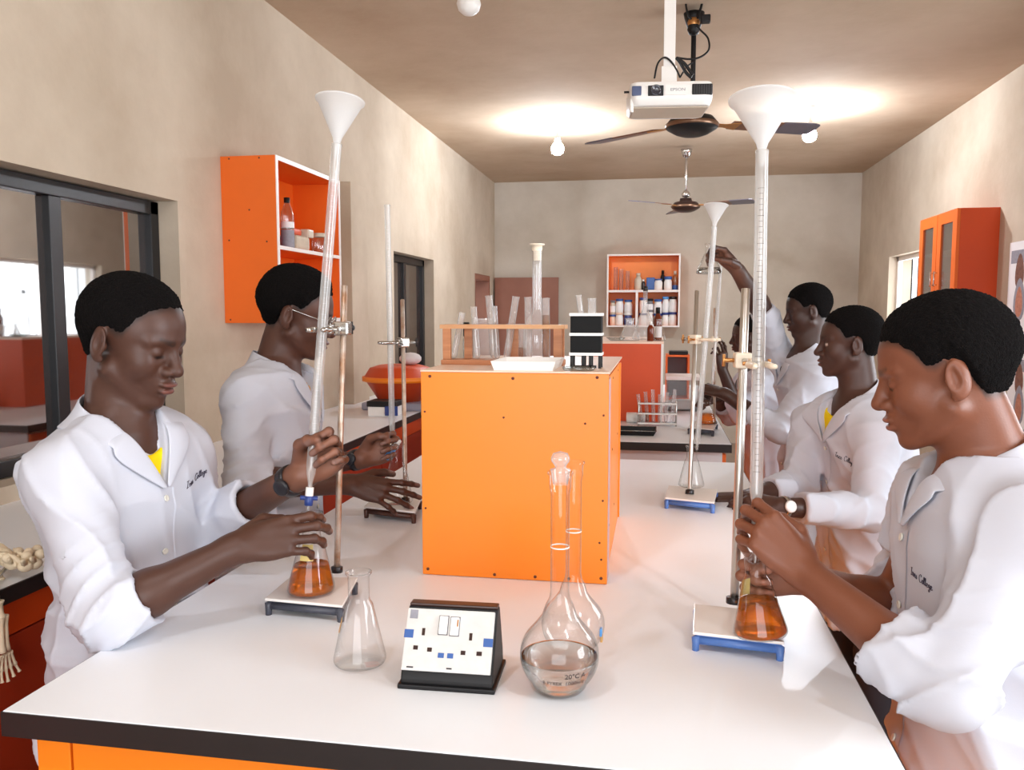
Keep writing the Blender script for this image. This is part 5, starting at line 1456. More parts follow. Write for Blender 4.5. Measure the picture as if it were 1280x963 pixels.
def head_fields(pos, fwd, up, s, ears=1.0):
    """returns body field pieces (head) and hair field; local: x forward, y left, z up"""
    x, y, z = ortho(fwd, up)
    R = np.stack([x, y, z], 1).astype(F32); c = V3(pos)
    def tl(p): return ((p-c)@R)/s
    H = Field()
    H.u(f_ell((-0.012, 0, 0.035), (0.099, 0.076, 0.083)))
    H.u(f_ell((0.030, 0, 0.020), (0.060, 0.063, 0.070)), 0.02)
    H.u(f_ell((0.032, 0, -0.035), (0.055, 0.057, 0.072)), 0.02)
    for sg in (-1, 1):
        H.u(f_cone((0.005, sg*0.048, -0.055), (0.060, sg*0.018, -0.096), 0.020, 0.014), 0.022)
        H.u(f_ell((0.054, sg*0.037, -0.028), (0.028, 0.022, 0.028)), 0.020)
        H.u(f_cone((0.083, sg*0.010, 0.020), (0.068, sg*0.046, 0.017), 0.0095, 0.008), 0.012)
    H.u(f_ell((0.073, 0, -0.100), (0.018, 0.020, 0.016)), 0.016)
    H.u(f_ell((0.072, 0, -0.060), (0.029, 0.030, 0.030)), 0.016)
    for sg in (-1, 1): H.sub(f_ell((0.097, sg*0.032, -0.001), (0.0165, 0.016, 0.0115)), 0.014)
    for sg in (-1, 1): H.u(f_ell((0.0705, sg*0.031, -0.002), (0.0155, 0.0155, 0.0135)), 0.004)
    H.u(f_cone((0.085, 0, 0.012), (0.103, 0, -0.026), 0.0075, 0.0115), 0.010)
    H.u(f_ell((0.105, 0, -0.032), (0.0135, 0.0125, 0.011)), 0.007)
    for sg in (-1, 1):
        H.u(f_ell((0.093, sg*0.0155, -0.036), (0.013, 0.009, 0.0085)), 0.006)
        H.sub(f_ell((0.101, sg*0.008, -0.045), (0.006, 0.0045, 0.005)), 0.003)
    H.u(f_ell((0.0955, 0, -0.0595), (0.0115, 0.0225, 0.0064)), 0.004)
    H.u(f_ell((0.0935, 0, -0.0730), (0.0115, 0.0195, 0.0070)), 0.004)
    H.sub(f_ell((0.108, 0, -0.0664), (0.012, 0.025, 0.0014)), 0.003)
    for sg in (-1, 1):
        a = rad(18)*sg
        Re = np.array([[math.cos(a), math.sin(a), 0], [-math.sin(a), math.cos(a), 0], [0, 0, 1]], dtype=F32).T
        H.u(f_ell((-0.010, sg*0.078, -0.010), (0.019*ears, 0.0075, 0.031*ears), Re), 0.006)
        H.sub(f_ell((-0.004, sg*0.0865, -0.005), (0.0105*ears, 0.0065, 0.019*ears), Re), 0.004)
        H.u(f_ell((0.004, sg*0.078, -0.012), (0.005, 0.005, 0.007)), 0.004)
        H.u(f_cone((-0.010, sg*0.0800, 0.008), (-0.016, sg*0.0800, -0.014), 0.0028, 0.0025), 0.003)
        H.u(f_ell((-0.003, sg*0.077, -0.036), (0.009, 0.005, 0.008)), 0.005)
    hx = [-0.12, -0.075, -0.048, -0.030, -0.005, 0.010, 0.022, 0.036, 0.052, 0.070, 0.12]
    hz = [-0.030, -0.048, -0.046, 0.006, 0.026, 0.018, 0.022, 0.046, 0.064, 0.073, 0.076]
    def hair_local(q, off, lift):
        d = f_ell((-0.012, 0, 0.035), (0.099, 0.076, 0.083))(q)
        d = smin(d, f_cone((-0.046, 0, 0.0), (-0.044, 0, -0.055), 0.048, 0.040)(q), 0.02)
        d = smin(d, f_ell((0.030, 0, 0.020), (0.060, 0.063, 0.070))(q), 0.02)
        ay = np.abs(q[:, 1])
        line = np.interp(q[:, 0]-ay*0.10, hx, hz)+lift*np.clip((q[:, 0]-0.03)/0.05, 0, 1)-0.05*np.clip(ay-0.05, 0, 1)
        line = line+0.0016*np.sin(q[:, 0]*330+q[:, 1]*210)+0.0012*np.sin(q[:, 1]*410)
        up_ = np.clip((q[:, 2]-line)/0.045, 0, 1)
        back = np.clip((-q[:, 0]+0.03)/0.06, 0, 1)
        grow = off*(0.12+0.88*up_*up_*(3-2*up_))+off*0.35*np.clip((q[:, 2]-0.07)/0.05, 0, 1)
        d = d-0.0008-grow
        return smax(d, (line-q[:, 2])*0.7, 0.004)
    def scalp(q, lift):
        ay = np.abs(q[:, 1])
        line = np.interp(q[:, 0]-ay*0.10, hx, hz)+lift*np.clip((q[:, 0]-0.03)/0.05, 0, 1)-0.05*np.clip(ay-0.05, 0, 1)
        return q[:, 2]-line
    return tl, H, hair_local, scalp
def face_marks(pos, fwd, up, s, lips, eye):
    x, y, z = ortho(fwd, up); R = np.stack([x, y, z], 1); c = V3(pos)
    def W(q): return c+R@(np.array(q, dtype=F32)*s)
    marks = []
    for sg in (-1, 1):
        for a, b_, r in (((0.093, sg*0.012, 0.019), (0.080, sg*0.034, 0.024), 0.0058), ((0.080, sg*0.034, 0.024), (0.066, sg*0.050, 0.018), 0.005)):
            marks.append((W(a), W(b_), r*s, 'brow'))
        zl = -0.0085 if eye == 'down' else -0.004
        if eye == 'open':
            marks.append((W((0.0865, sg*0.024, -0.003)), W((0.080, sg*0.040, -0.003)), 0.0045*s, 'white'))
            marks.append((W((0.088, sg*0.030, -0.003)), W((0.088, sg*0.031, -0.003)), 0.0048*s, 'lash_pupil_shade'))
            marks.append((W((0.086, sg*0.020, 0.0015)), W((0.074, sg*0.045, 0.0)), 0.003*s, 'lash_pupil_shade'))
        else:
            marks.append((W((0.0855, sg*0.021, zl)), W((0.0845, sg*0.032, zl-0.001)), 0.0032*s, 'lash_pupil_shade'))
            marks.append((W((0.0845, sg*0.032, zl-0.001)), W((0.073, sg*0.045, zl+0.003)), 0.0034*s, 'lash_pupil_shade'))
    marks.append((W((0.106, -0.017, -0.060)), W((0.106, 0.017, -0.060)), 0.0062*s, 'lip'))
    marks.append((W((0.104, -0.015, -0.0735)), W((0.104, 0.015, -0.0735)), 0.0068*s, 'lip'))
    marks.append((W((0.105, -0.019, -0.0664)), W((0.105, 0.019, -0.0664)), 0.0018*s, 'lash_pupil_shade'))  # shade of the crease between the lips, painted dark
    for sg in (-1, 1): marks.append((W((0.102, sg*0.008, -0.0435)), W((0.100, sg*0.008, -0.043)), 0.003*s, 'lash_pupil_shade'))  # nostril shade painted in as dark spots
    return marks

FING = {'index': ((0.088, 0.0260, 0.003), (0.042, 0.025, 0.020), 0.0092), 'middle': ((0.092, 0.0075, 0.005), (0.046, 0.029, 0.021), 0.0093),
        'ring': ((0.087, -0.0115, 0.003), (0.043, 0.027, 0.020), 0.0088), 'pinky': ((0.078, -0.0285, -0.001), (0.033, 0.020, 0.018), 0.0078)}
def hand_parts(side, wrist, fdir, dorsal, curl, thumb, s=0.95, splay=4.0):
    """curl: dict finger -> (a1,a2,a3) degrees; thumb: three local points after the base. Returns (field pieces, nail marks, palm info, wrist point)"""
    z = unit(dorsal); x = unit(fdir); z = unit(z-x*(z@x)); y = np.cross(z, x)
    if side == 'L': y = -y
    R = np.stack([x, y, z], 1); c = V3(wrist)
    def W(q): return c+R@(np.array(q, dtype=F32)*s)
    pieces = []; nails = []; tips = {}
    pieces.append((f_ell(W((0.052, 0.0, -0.001)), np.array((0.046, 0.037, 0.0135))*s, R), 0.012))
    pieces.append((f_ell(W((0.0, 0.0, 0.0)), np.array((0.040, 0.0265, 0.019))*s, R), 0.014))
    for i, (k, (base, ln, r)) in enumerate(FING.items()):
        pieces.append((f_cone(W((0.012, base[1]*0.55, 0)), W(base), 0.0135*s, r*1.10*s), 0.010))
        p = np.array(base); ang = 0; sp = rad(splay*(1.3-i))
        if isinstance(curl[k], dict): pass
        for j in range(3):
            ang += curl[k][j]
            d = np.array((math.cos(rad(ang))*math.cos(sp), math.sin(sp)*math.cos(rad(min(ang, 80))), -math.sin(rad(ang))))
            q = p+d*ln[j]
            r0 = r*(1-0.10*j); r1 = r*(1-0.10*(j+1)) if j < 2 else r*0.74
            pieces.append((f_cone(W(p), W(q), r0*s, r1*s), 0.0035))
            if j < 2: pieces.append((f_ell(W(q), np.array((1, 1, 1))*r1*1.06*s), 0.003))
            if j == 2:
                nrm = np.array((math.sin(rad(ang)), 0, math.cos(rad(ang))))
                nails.append((W(p+d*ln[j]*0.62+nrm*r*0.70), W(p+d*ln[j]*1.08+nrm*r*0.62), 0.0052*s, 'nail'))
                tips[k] = W(q)
            p = q
    tb = np.array((0.018, 0.024, -0.006)); pts = [tb]+[np.array(q) for q in thumb]
    rr = (0.0155, 0.0125, 0.0105, 0.0085)
    for j in range(3):
        pieces.append((f_cone(W(pts[j]), W(pts[j+1]), rr[j]*s, rr[j+1]*s), 0.008 if j == 0 else 0.004))
    pieces.append((f_cone(W((0.030, 0.022, -0.010)), W((0.070, 0.024, -0.006)), 0.012*s, 0.010*s), 0.010))
    tips['thumb'] = W(pts[3])
    d = pts[3]-pts[2]; d = d/np.linalg.norm(d); up = np.array((0, 0.5, 1.0)); up = up-d*(up@d); up /= np.linalg.norm(up)
    nails.append((W(pts[2]+d*0.014+up*0.0075), W(pts[3]+up*0.006), 0.0055*s, 'nail'))
    return pieces, nails, (W((0.09, 0, 0)), z, 0.14*s), tips
THUMB_OPEN = ((0.045, 0.052, -0.016), (0.072, 0.064, -0.022), (0.095, 0.066, -0.026))
THUMB_GRIP = ((0.045, 0.040, -0.030), (0.072, 0.034, -0.048), (0.092, 0.022, -0.056))
THUMB_SIDE = ((0.048, 0.046, -0.020), (0.078, 0.044, -0.034), (0.100, 0.036, -0.042))

def wobble(freqs, amps, dirs, seed):
    rs = np.random.RandomState(seed)
    ph = rs.uniform(0, 6.28, 32).astype(F32)
    def g(p):
        d = 0
        for i, (fr, am, dr) in enumerate(zip(freqs, amps, dirs)):
            dr = unit(dr)
            w = np.sin(p[:, 0]*9.1+ph[3*i % 32])+np.sin(p[:, 1]*8.3+ph[(3*i+1) % 32])+np.sin(p[:, 2]*7.7+ph[(3*i+2) % 32])
            v = np.sin((p@dr)*fr+1.6*w+ph[(5*i) % 32])
            r_ = 1-np.abs(v)
            d = d-am*(2.2*r_*r_-0.45)
        return d
    return g

DBG = False
def make_person(label, head, hfwd, hup, hs, N, P0, tf, arms, skin, res=0.003, cres=0.007, width=1.0, shirt='shirt_yellow', vdepth=0.16,
                eye='down', hair_off=0.006, hair_lift=0.0, text=None, cuff=True, feet=None, seed=1, lips=(120, 66, 58), vopen=0.060, lapel=True, coat_hem=0.50, deep=1.0):
    """head, N (base of neck), P0 (pelvis) are places; tf is where the chest faces; arms: dict side -> shoulder, elbow, wrist, cuff fraction, hand"""
    N = V3(N); P0 = V3(P0)
    tx, ty_, tz = ortho(tf, N-P0)
    LT = float(np.linalg.norm(N-P0))
    RT = np.stack([tx, ty_, tz], 1).astype(F32)
    root = thing('person', label, 'person', (float(P0[0]), float(P0[1]), 0.0))
    # ---- torso section table
    tt = [-0.35, -0.12, 0.0, 0.25, 0.5, 0.72, 0.86, 0.94, 1.00, 1.05, 1.12]
    ww = [0.165, 0.180, 0.180, 0.162, 0.168, 0.182, 0.180, 0.145, 0.095, 0.05, 0.012]
    dd = [0.130, 0.140, 0.135, 0.118, 0.122, 0.124, 0.112, 0.094, 0.075, 0.05, 0.012]
    ww = [a*width for a in ww]; dd = [a*deep for a in dd]
    def torso(shrink):
        def f(p):
            q = (p-P0)@RT
            t = q[:, 2]/LT
            w = (np.interp(t, tt, ww)-shrink).astype(F32); d = (np.interp(t, tt, dd)-shrink).astype(F32)
            w = np.maximum(w, 0.006); d = np.maximum(d, 0.006)
            e = np.sqrt((np.abs(q[:, 0])/d)**2.3+(np.abs(q[:, 1])/w)**2.3+1e-9)
            r = (e**(2/2.3)-1)*np.minimum(w, d)*0.85
            over = np.maximum(t-1.12, -0.35-t)*LT
            return np.maximum(r, over)
        return f
    hem = float(coat_hem)
    Pd = V3((P0[0], P0[1], hem))
    def skirt(p):
        t = np.clip((P0[2]-p[:, 2])/(P0[2]-hem), 0, 1)
        qx = (p-P0)[:, 0]*tx[0]+(p-P0)[:, 1]*tx[1]; qy = (p-P0)[:, 0]*ty_[0]+(p-P0)[:, 1]*ty_[1]
        w = (0.172+0.028*t)*width; d = (0.132+0.022*t)*deep
        ang = np.arctan2(qy, qx)
        fold = 0.010*t*np.sin(ang*9+seed)+0.005*t*np.sin(ang*17+2*seed)
        e = np.sqrt((qx/d)**2+(qy/w)**2+1e-9)
        r = (e-1)*d*0.9+fold
        return np.maximum(r, np.maximum(hem-p[:, 2], p[:, 2]-P0[2]-0.10))
    coat = Field(); coat.u(torso(0.0)); coat.u(skirt, 0.03)
    body_top = Field(); body_top.u(torso(0.024))
    # ---- arms
    bodies = []; marks = []; palms = []; cut = []; sleeves = []
    for side, A in arms.items():
        S, E, Wr = V3(A['shoulder']), V3(A['elbow']), V3(A['wrist'])
        fat = A.get('fat', 1)
        coat.u(f_cone(N-tz*0.055, S-tz*0.004, 0.054, 0.058*fat), 0.045)
        cf = A.get('cuff', 0.4); cr = A.get('cr', 0.046)
        C = E+(Wr-E)*cf
        ax = unit(Wr-E)
        sl = Field(); sl.u(f_cone(S, E, 0.059*fat, 0.050*fat)); sl.u(f_cone(E, C, 0.050*fat, cr), 0.02)
        if A.get('rolled'): sl.u(f_cone(C-ax*0.045, C, cr+0.007, cr+0.006), 0.006)
        def endcut(p, C=C, ax=ax): return (p-C)@ax
        sl.inter(lambda p, g=endcut, C=C, cr=cr, ax=ax: np.minimum(g(p), 3*np.sqrt(np.einsum('ij,ij->i', p-C, p-C))-cr*6) if False else g(p)-0.5*(np.linalg.norm(p-C, axis=1) > cr*2.2), 0.003)
        ax2 = unit(E-S)
        def crease(p, E=E, ax2=ax2, C=C, ax=ax):
            d2 = np.einsum('ij,ij->i', p-E, p-E); d3 = np.einsum('ij,ij->i', p-C, p-C)
            calm = 1-0.85*np.exp(-d3/0.0018)
            w1 = np.sin((p@ax2)*62+2.2*np.sin(p[:, 0]*24+seed)+1.6*np.sin(p[:, 2]*20)); w2 = np.sin((p@unit(ax2*0.6+tz*0.3+ty_*0.7))*48+2.2*np.sin(p[:, 2]*14+seed)+1.5*np.sin(p[:, 0]*17))
            r1 = 1-np.abs(w1); r2 = 1-np.abs(w2)
            return min(1.0, 0.0062/cres)**1.5*calm*(-0.010*np.exp(-d2/0.014)*r1*r1-0.010*r2*r2+0.002)
        sl.disp(crease)
        wl = max(0.008, 1.35*cres)
        if cres < 0.0065: sl.sub(f_cone(C-ax*0.022, C+ax*0.03, cr-wl, cr-wl+0.002), 0.002)
        sleeves.append(sl)
        cut.append((C, ax, cr, E, A.get('rolled')))
        arm = Field()
        rE, rW = A.get('re', 0.036), A.get('rw', 0.0245)
        M_ = E+(Wr-E)*0.3
        arm.u(f_cone(S+(N-tz*0.08-S)*0.12, E, 0.036, 0.034)); arm.u(f_cone(E, M_, rE, rE*1.04), 0.02); arm.u(f_cone(M_, Wr, rE*1.04, rW), 0.02)
        pcs, nails, palm, tips = hand_parts(side, Wr, A['fdir'], A['dorsal'], A['curl'], A['thumb'], A.get('hs', 0.95), A.get('splay', 4.0))
        for f, k in pcs: arm.u(f, k)
        marks += nails; palms.append(palm)
        A['tips'] = tips
        S2 = S+(N-tz*0.08-S)*0.12
        lo = np.minimum(np.minimum(E, S2), np.minimum(Wr, C))-0.06; hi = np.maximum(np.maximum(E, S2), np.maximum(Wr, C))+0.06
        hp = Wr+unit(A['fdir'])*0.10
        lo = np.minimum(lo, hp-0.12); hi = np.maximum(hi, hp+0.12)
        bodies.append((arm, lo, hi))
    # folds
    coat.disp(wobble((13, 19, 31), (0.0050, 0.0036, 0.0016), (tuple(ty_*0.9+tx*0.5+tz*0.35), tuple(ty_*0.5-tx*0.7+tz*0.7), tuple(tz*0.6+ty_)), seed))
    # neck opening with a V in front
    neckdir = unit(V3(head)-N)
    coat_full = Field(); coat_full.ops = list(coat.ops)      # trunk of the coat alone
    coat.sub(f_cone(N-tz*0.03, N+tz*0.12, 0.064, 0.075), 0.006)
    def vee(p):
        q = (p-N)@RT
        zz = q[:, 2]+vdepth
        w = vopen*np.clip(zz/vdepth, 0, 1.3)
        r = np.maximum(np.abs(q[:, 1])-w, -zz)
        return np.maximum(np.maximum(r, -q[:, 0]+0.0), q[:, 0]-0.4)
    surf = coat_full
    def vcut(p):
        return np.maximum(vee(p)*0.8, -(surf(p)+0.022))
    coat.sub(vcut, 0.003)
    for sl in sleeves: coat.u(sl, 0.022)
    clo = np.minimum(P0-0.36, N-0.36); chi = np.maximum(P0+0.36, N+0.36)
    for C, ax, cr, E, rolled in cut:
        clo = np.minimum(clo, np.minimum(C, E)-0.10); chi = np.maximum(chi, np.maximum(C, E)+0.10)
    clo[2] = hem-0.03; chi[2] = max(N[2]+0.15, chi[2] if any(c[0][2] > N[2] for c in cut) else 0)
    v, q = polygonise(coat, clo, chi, cres, lip=1.8)
    co = np_object('lab_coat', v, q, 'coat_white', root)
    # shirt
    sh_ = Field(); sh_.u(torso(0.013)); sh_.sub(f_cone(N-tz*0.035+tx*0.03, N+tz*0.12+tx*0.05, 0.060, 0.075), 0.01)
    sh_.inter(lambda p: (P0[2]+0.10)-p[:, 2], 0.002)
    v, q = polygonise(sh_, np.minimum(P0, N)-0.25, np.maximum(P0, N)+0.25, 0.010)
    np_object('shirt', v, q, shirt, root)
    # ---- head and neck
    tl, H, hair_local, scalp = head_fields(head, hfwd, hup, hs)
    hx_, hy_, hz_ = ortho(hfwd, hup); RH = np.stack([hx_, hy_, hz_], 1)
    nk = V3(head)+RH@(np.array((-0.030, 0, -0.050), dtype=F32)*hs)
    nk2 = V3(head)+RH@(np.array((-0.004, 0, -0.070), dtype=F32)*hs)
    hd = Field(); hd.u(lambda p: H(tl(p))*hs)
    hd.u(f_cone(nk, N-tz*0.03-tx*0.012, 0.046*hs, 0.052), 0.022)
    hd.u(f_cone(nk2, N-tz*0.035+tx*0.028, 0.034*hs, 0.036), 0.030)
    hd.u(torso(0.024), 0.03)
    hd.inter(lambda p: -((p-(N-tz*0.11))@tz), 0.001)
    hc = V3(head)
    lo = np.minimum(hc-0.15*hs, N-np.array((0.13, 0.13, 0.13), dtype=F32)); hi = np.maximum(hc+0.15*hs, N+0.12)
    bodies.insert(0, (hd, lo, hi))
    VV = []; QQ = []; n0 = 0; NR = []
    for f, lo, hi in bodies:
        v, q, g_ = polygonise(f, lo, hi, res, normals=True)
        NR.append(g_); VV.append(v); QQ.append(q+n0); n0 += len(v)
    # trunk and legs, hidden under the clothes
    core = Field(); core.u(torso(0.028))
    fwd2 = unit((tx[0], tx[1], 0)); lf2 = unit((ty_[0], ty_[1], 0))
    base = V3((P0[0], P0[1], 0)) if feet is None else V3(feet)
    legs = []
    for sg in (-1, 1):
        hip = P0+lf2*0.085*sg-V3((0, 0, 0.02)); kn = V3((*(hip*0.5+base*0.5+lf2*0.045*sg)[:2], 0.46)) if False else (hip+(base+lf2*0.09*sg-hip)*0.47+fwd2*0.02)
        an = base+lf2*0.095*sg+V3((0, 0, 0.07))
        legs.append((hip, kn, an)); core.u(f_cone(hip, kn, 0.060, 0.050), 0.03); core.u(f_cone(kn, an, 0.050, 0.034), 0.02)
    core.inter(lambda p: ((p-(N-tz*0.13))@tz), 0.002)
    v, q = polygonise(core, np.minimum(P0, base)-np.array((0.26, 0.26, 0.0), dtype=F32), np.maximum(P0, N)+0.26, 0.014)
    NR.append(np.zeros_like(v)); VV.append(v); QQ.append(q+n0)
    Vb = np.concatenate(VV); Qb = np.concatenate(QQ); Nb = np.concatenate(NR)
    # colours
    sk = np.array(lin(skin)); cols = np.tile(sk, (len(Vb), 1))
    for cpt, dz_, rr in palms:
        d = np.linalg.norm(Vb-cpt, axis=1); w = np.clip(1.3-d/rr, 0, 1)*np.clip(-(Nb@dz_)-0.15, 0, 1)*0.75
        cols = cols*(1-w[:, None])+np.array(lin((168, 112, 88)))*w[:, None]
    cmap = {'brow': np.array(lin((26, 18, 16))), 'lash_pupil_shade': np.array(lin((18, 12, 12))), 'lip': np.array(lin(lips)), 'nail': np.clip(sk*2.2+0.06, 0, 1), 'white': np.array(lin((205, 196, 188)))}
    for a, b_, r, kind in face_marks(head, hfwd, hup, hs, lips, eye)+marks:
        d = f_cone(a, b_, r, r)(Vb.astype(F32))
        w = np.clip(0.5-d/(r*0.5 if kind != 'lip' else r*0.8), 0, 1)*(0.75 if kind in ('brow',) else 0.9 if kind != 'lip' else 0.6)
        cols = cols*(1-w[:, None])+cmap[kind]*w[:, None]
    ql = tl(Vb.astype(F32)); near = (np.linalg.norm(ql-np.array((-0.01, 0, 0.03), dtype=F32), axis=1) < 0.15) & (np.abs(ql[:, 1]) < 0.0745)
    w = np.where(near, np.clip((scalp(ql, hair_lift)+0.013)/0.016, 0, 1)*0.85, 0)
    cols = cols*(1-w[:, None])+np.array(lin((20, 15, 14)))*w[:, None]
    np_object('body', Vb, Qb, 'skin', root, cols)
    # ---- hair: close-cropped cap
    hf = lambda p: hair_local(tl(p), hair_off, hair_lift)*hs+0.0007*np.sin(p[:, 0]*420)*np.sin(p[:, 1]*400)*np.sin(p[:, 2]*410)
    v, q = polygonise(hf, hc-0.16*hs, hc+0.16*hs, max(res, 0.003))
    v, q = largest(v, q)
    rs = np.random.RandomState(seed); v = v+(v-hc)/np.linalg.norm(v-hc, axis=1, keepdims=True)*rs.uniform(-1, 1, len(v))[:, None]*0.0011
    np_object('hair', v, q, 'hair', root)
    # ---- trousers, shoes
    tr_ = Field()
    for hip, kn, an in legs: tr_.u(f_cone(hip+V3((0, 0, -0.06)), kn, 0.072, 0.062), 0.02); tr_.u(f_cone(kn, an, 0.060, 0.054), 0.02)
    tr_.inter(lambda p: 0.05-p[:, 2], 0.002)
    v, q = polygonise(tr_, np.minimum(P0, base)-np.array((0.25, 0.25, 0.0), dtype=F32), np.maximum(P0, base)+np.array((0.25, 0.25, 0.08), dtype=F32), 0.016)
    np_object('trousers', v, q, 'trousers', root)
    for hip, kn, an in legs:
        s_ = Field(); g0 = V3((an[0], an[1], 0.038)); s_.u(f_ell(g0+fwd2*0.055, (0.11, 0.045, 0.040), np.stack([fwd2, lf2, V3((0, 0, 1))], 1))); s_.u(f_cone(g0, g0+V3((0, 0, 0.05)), 0.042, 0.040), 0.02)
        s_.inter(lambda p: 0.002-p[:, 2], 0.002)
        v, q = polygonise(s_, g0-0.2, g0+0.2, 0.010); np_object('shoe', v, q, 'shoe', root)
    # ---- collar and lapels: one strip, solidified
    st = []      # (inner, outer)
    def loc(a, b_, c): return N+tx*a+ty_*b_+tz*c
    def side_stations(sg):
        o = []
        for t in (0.0, 0.15, 0.3, 0.45, 0.6, 0.75, 0.88):
            zz = -vdepth+vdepth*t; yy = vopen*t
            wl = 0.010+0.050*min(1, t/0.7) if t < 0.76 else 0.060*(1-(t-0.76)/0.12*0.45)
            o.append((loc(0.30, sg*yy, zz), loc(0.30, sg*(yy+wl), zz-0.02*t), 'f'))
        return o
    def ring_stations(sg):
        o = []
        for th in (128, 105, 80, 55, 30):
            a = rad(th)
            dx, dy = -math.cos(a), math.sin(a)*sg
            fr = th/128
            o.append((loc(dx*0.060-0.004, dy*0.062, 0.040-0.046*fr**2), loc(dx*(0.094+0.014*fr), dy*(0.100+0.008*fr), -0.008-0.050*fr**2), 'r'))
        return o
    seq = side_stations(-1)+ring_stations(-1)+[(loc(-0.064, 0, 0.044), loc(-0.098, 0, -0.006), 'r')]+ring_stations(1)[::-1]+side_stations(1)[::-1]
    if lapel:
        nc = 5; rows = []
        for a, b_, kind in seq:
            pts = [np.asarray(a)*(1-i/(nc-1))+np.asarray(b_)*(i/(nc-1)) for i in range(nc)]
            pts = np.array(pts, dtype=F32)
            if kind == 'f':
                pts = march(surf, pts, -tx, 0.0055)
                for i in range(nc): pts[i] += tx*0.003*math.sin(math.pi*i/(nc-1))
            else:
                d = surf(pts); low = np.array([0.004+0.016*(1-i/(nc-1)) for i in range(nc)])
                q_ = onto(surf, pts, 0.006)
                w = np.array([min(1, (i/(nc-1))*1.1) for i in range(nc)])[:, None]
                pts = pts*(1-w)+q_*w
            rows.append(pts)
        rows = np.array(rows)
        # soften the change from lapel to collar
        for _ in range(1): rows[1:-1] = 0.6*rows[1:-1]+0.2*(rows[:-2]+rows[2:])
        vs_ = rows.reshape(-1, 3); nr = len(rows)
        fs_ = np.array([(i*nc+j, i*nc+j+1, (i+1)*nc+j+1, (i+1)*nc+j) for i in range(nr-1) for j in range(nc-1)])
        cl = np_object('collar', vs_, fs_, 'coat_white', root)
        m1 = cl.modifiers.new('thick', 'SOLIDIFY'); m1.thickness = 0.004; m1.offset = 0
        m2 = cl.modifiers.new('soft', 'SUBSURF'); m2.levels = 2; m2.render_levels = 2
    # ---- buttons down the front and the placket edge
    for i in range(4):
        z_ = -vdepth-0.02-i*0.105
        pt = march(surf, [loc(0.30, -0.004, z_)], -tx, 0.001)[0]
        nrm = grad(surf, pt[None])[0]
        MB().lathe([(0, 0.0025), (0.0045, 0.0025), (0.0055, 0.0032), (0.0062, 0.002), (0.006, 0), (0, 0)], Vector(pt.tolist()), Vector(nrm.tolist()), 14).build('button', 'button', root)
    us = np.linspace(-vdepth-0.005, -LT-0.16, 40)
    strip = []
    for z_ in us:
        strip.append(march(surf, [loc(0.34, 0.022, z_), loc(0.34, 0.0185, z_), loc(0.34, 0.017, z_)], -tx, 0.0012))
    strip = np.array(strip)
    strip[:, 2] -= tx*0.003
    fs_ = np.array([(i*3+j, i*3+j+1, (i+1)*3+j+1, (i+1)*3+j) for i in range(len(us)-1) for j in range(2)])
    np_object('front_edge', strip.reshape(-1, 3), fs_, 'coat_white', root)
    # ---- embroidered name on the left breast
    if text:
        txt, cy_, cz_, size, slope, yawd = text
        strokes, wtot = script_strokes(txt)
        mb = MB(); dirp = unit(tx*math.cos(rad(yawd))+ty_*math.sin(rad(yawd)))
        side = unit(np.cross(tz, dirp))     # to the wearer's left when facing forward
        c0 = N+tz*cz_+tx*0.0+ty_*cy_
        for s_ in strokes:
            P = np.array(s_)
            uu = (P[:, 0]-wtot/2)*size; vv = P[:, 1]*size+uu*slope
            base_ = c0[None]+dirp[None]*0.30+side[None]*uu[:, None]+tz[None]*vv[:, None]
            pts = march(surf, base_, -dirp, 0.002)
            pts = onto(coat, pts, 0.0009, 5)
            mb.tube([Vector(q_.tolist()) for q_ in pts], 0.0009*size/0.02, 5)
        mb.build('embroidered_name', 'thread', root)
        if DBG: print('TEXT', label[:20], [round(x, 3) for x in pts[0]])
    return root, dict(coat=coat, tl=tl, RH=RH, hc=hc, hs=hs, N=N, tx=tx, ty=ty_, tz=tz)
def wrist_band(root, name, wr, axis, r, w, m, face=None, facedir=None):
    wr = Vector(wr); a = Vector(axis).normalized()
    o = MB().lathe([(r, -w/2), (r+0.0025, -w/2), (r+0.003, 0), (r+0.0025, w/2), (r, w/2)], wr, a, 24).build(name, m, root)
    if face:
        d = Vector(facedir); d = (d-a*d.dot(a)).normalized(); c = wr+d*(r+0.001)
        MB().lathe([(0, 0.007), (0.013, 0.007), (0.0165, 0.005), (0.017, 0), (0, 0)], c, d, 20).build('watch_face', face, o)
    return o

# ------------------------------------------------------------------ the students
def A_(px, py, D): return at(px, py, D=D)
def vdir(p, q): return tuple((q-p).normalized())
GRIP = dict(index=(55, 75, 40), middle=(60, 80, 40), ring=(65, 80, 40), pinky=(68, 80, 40))
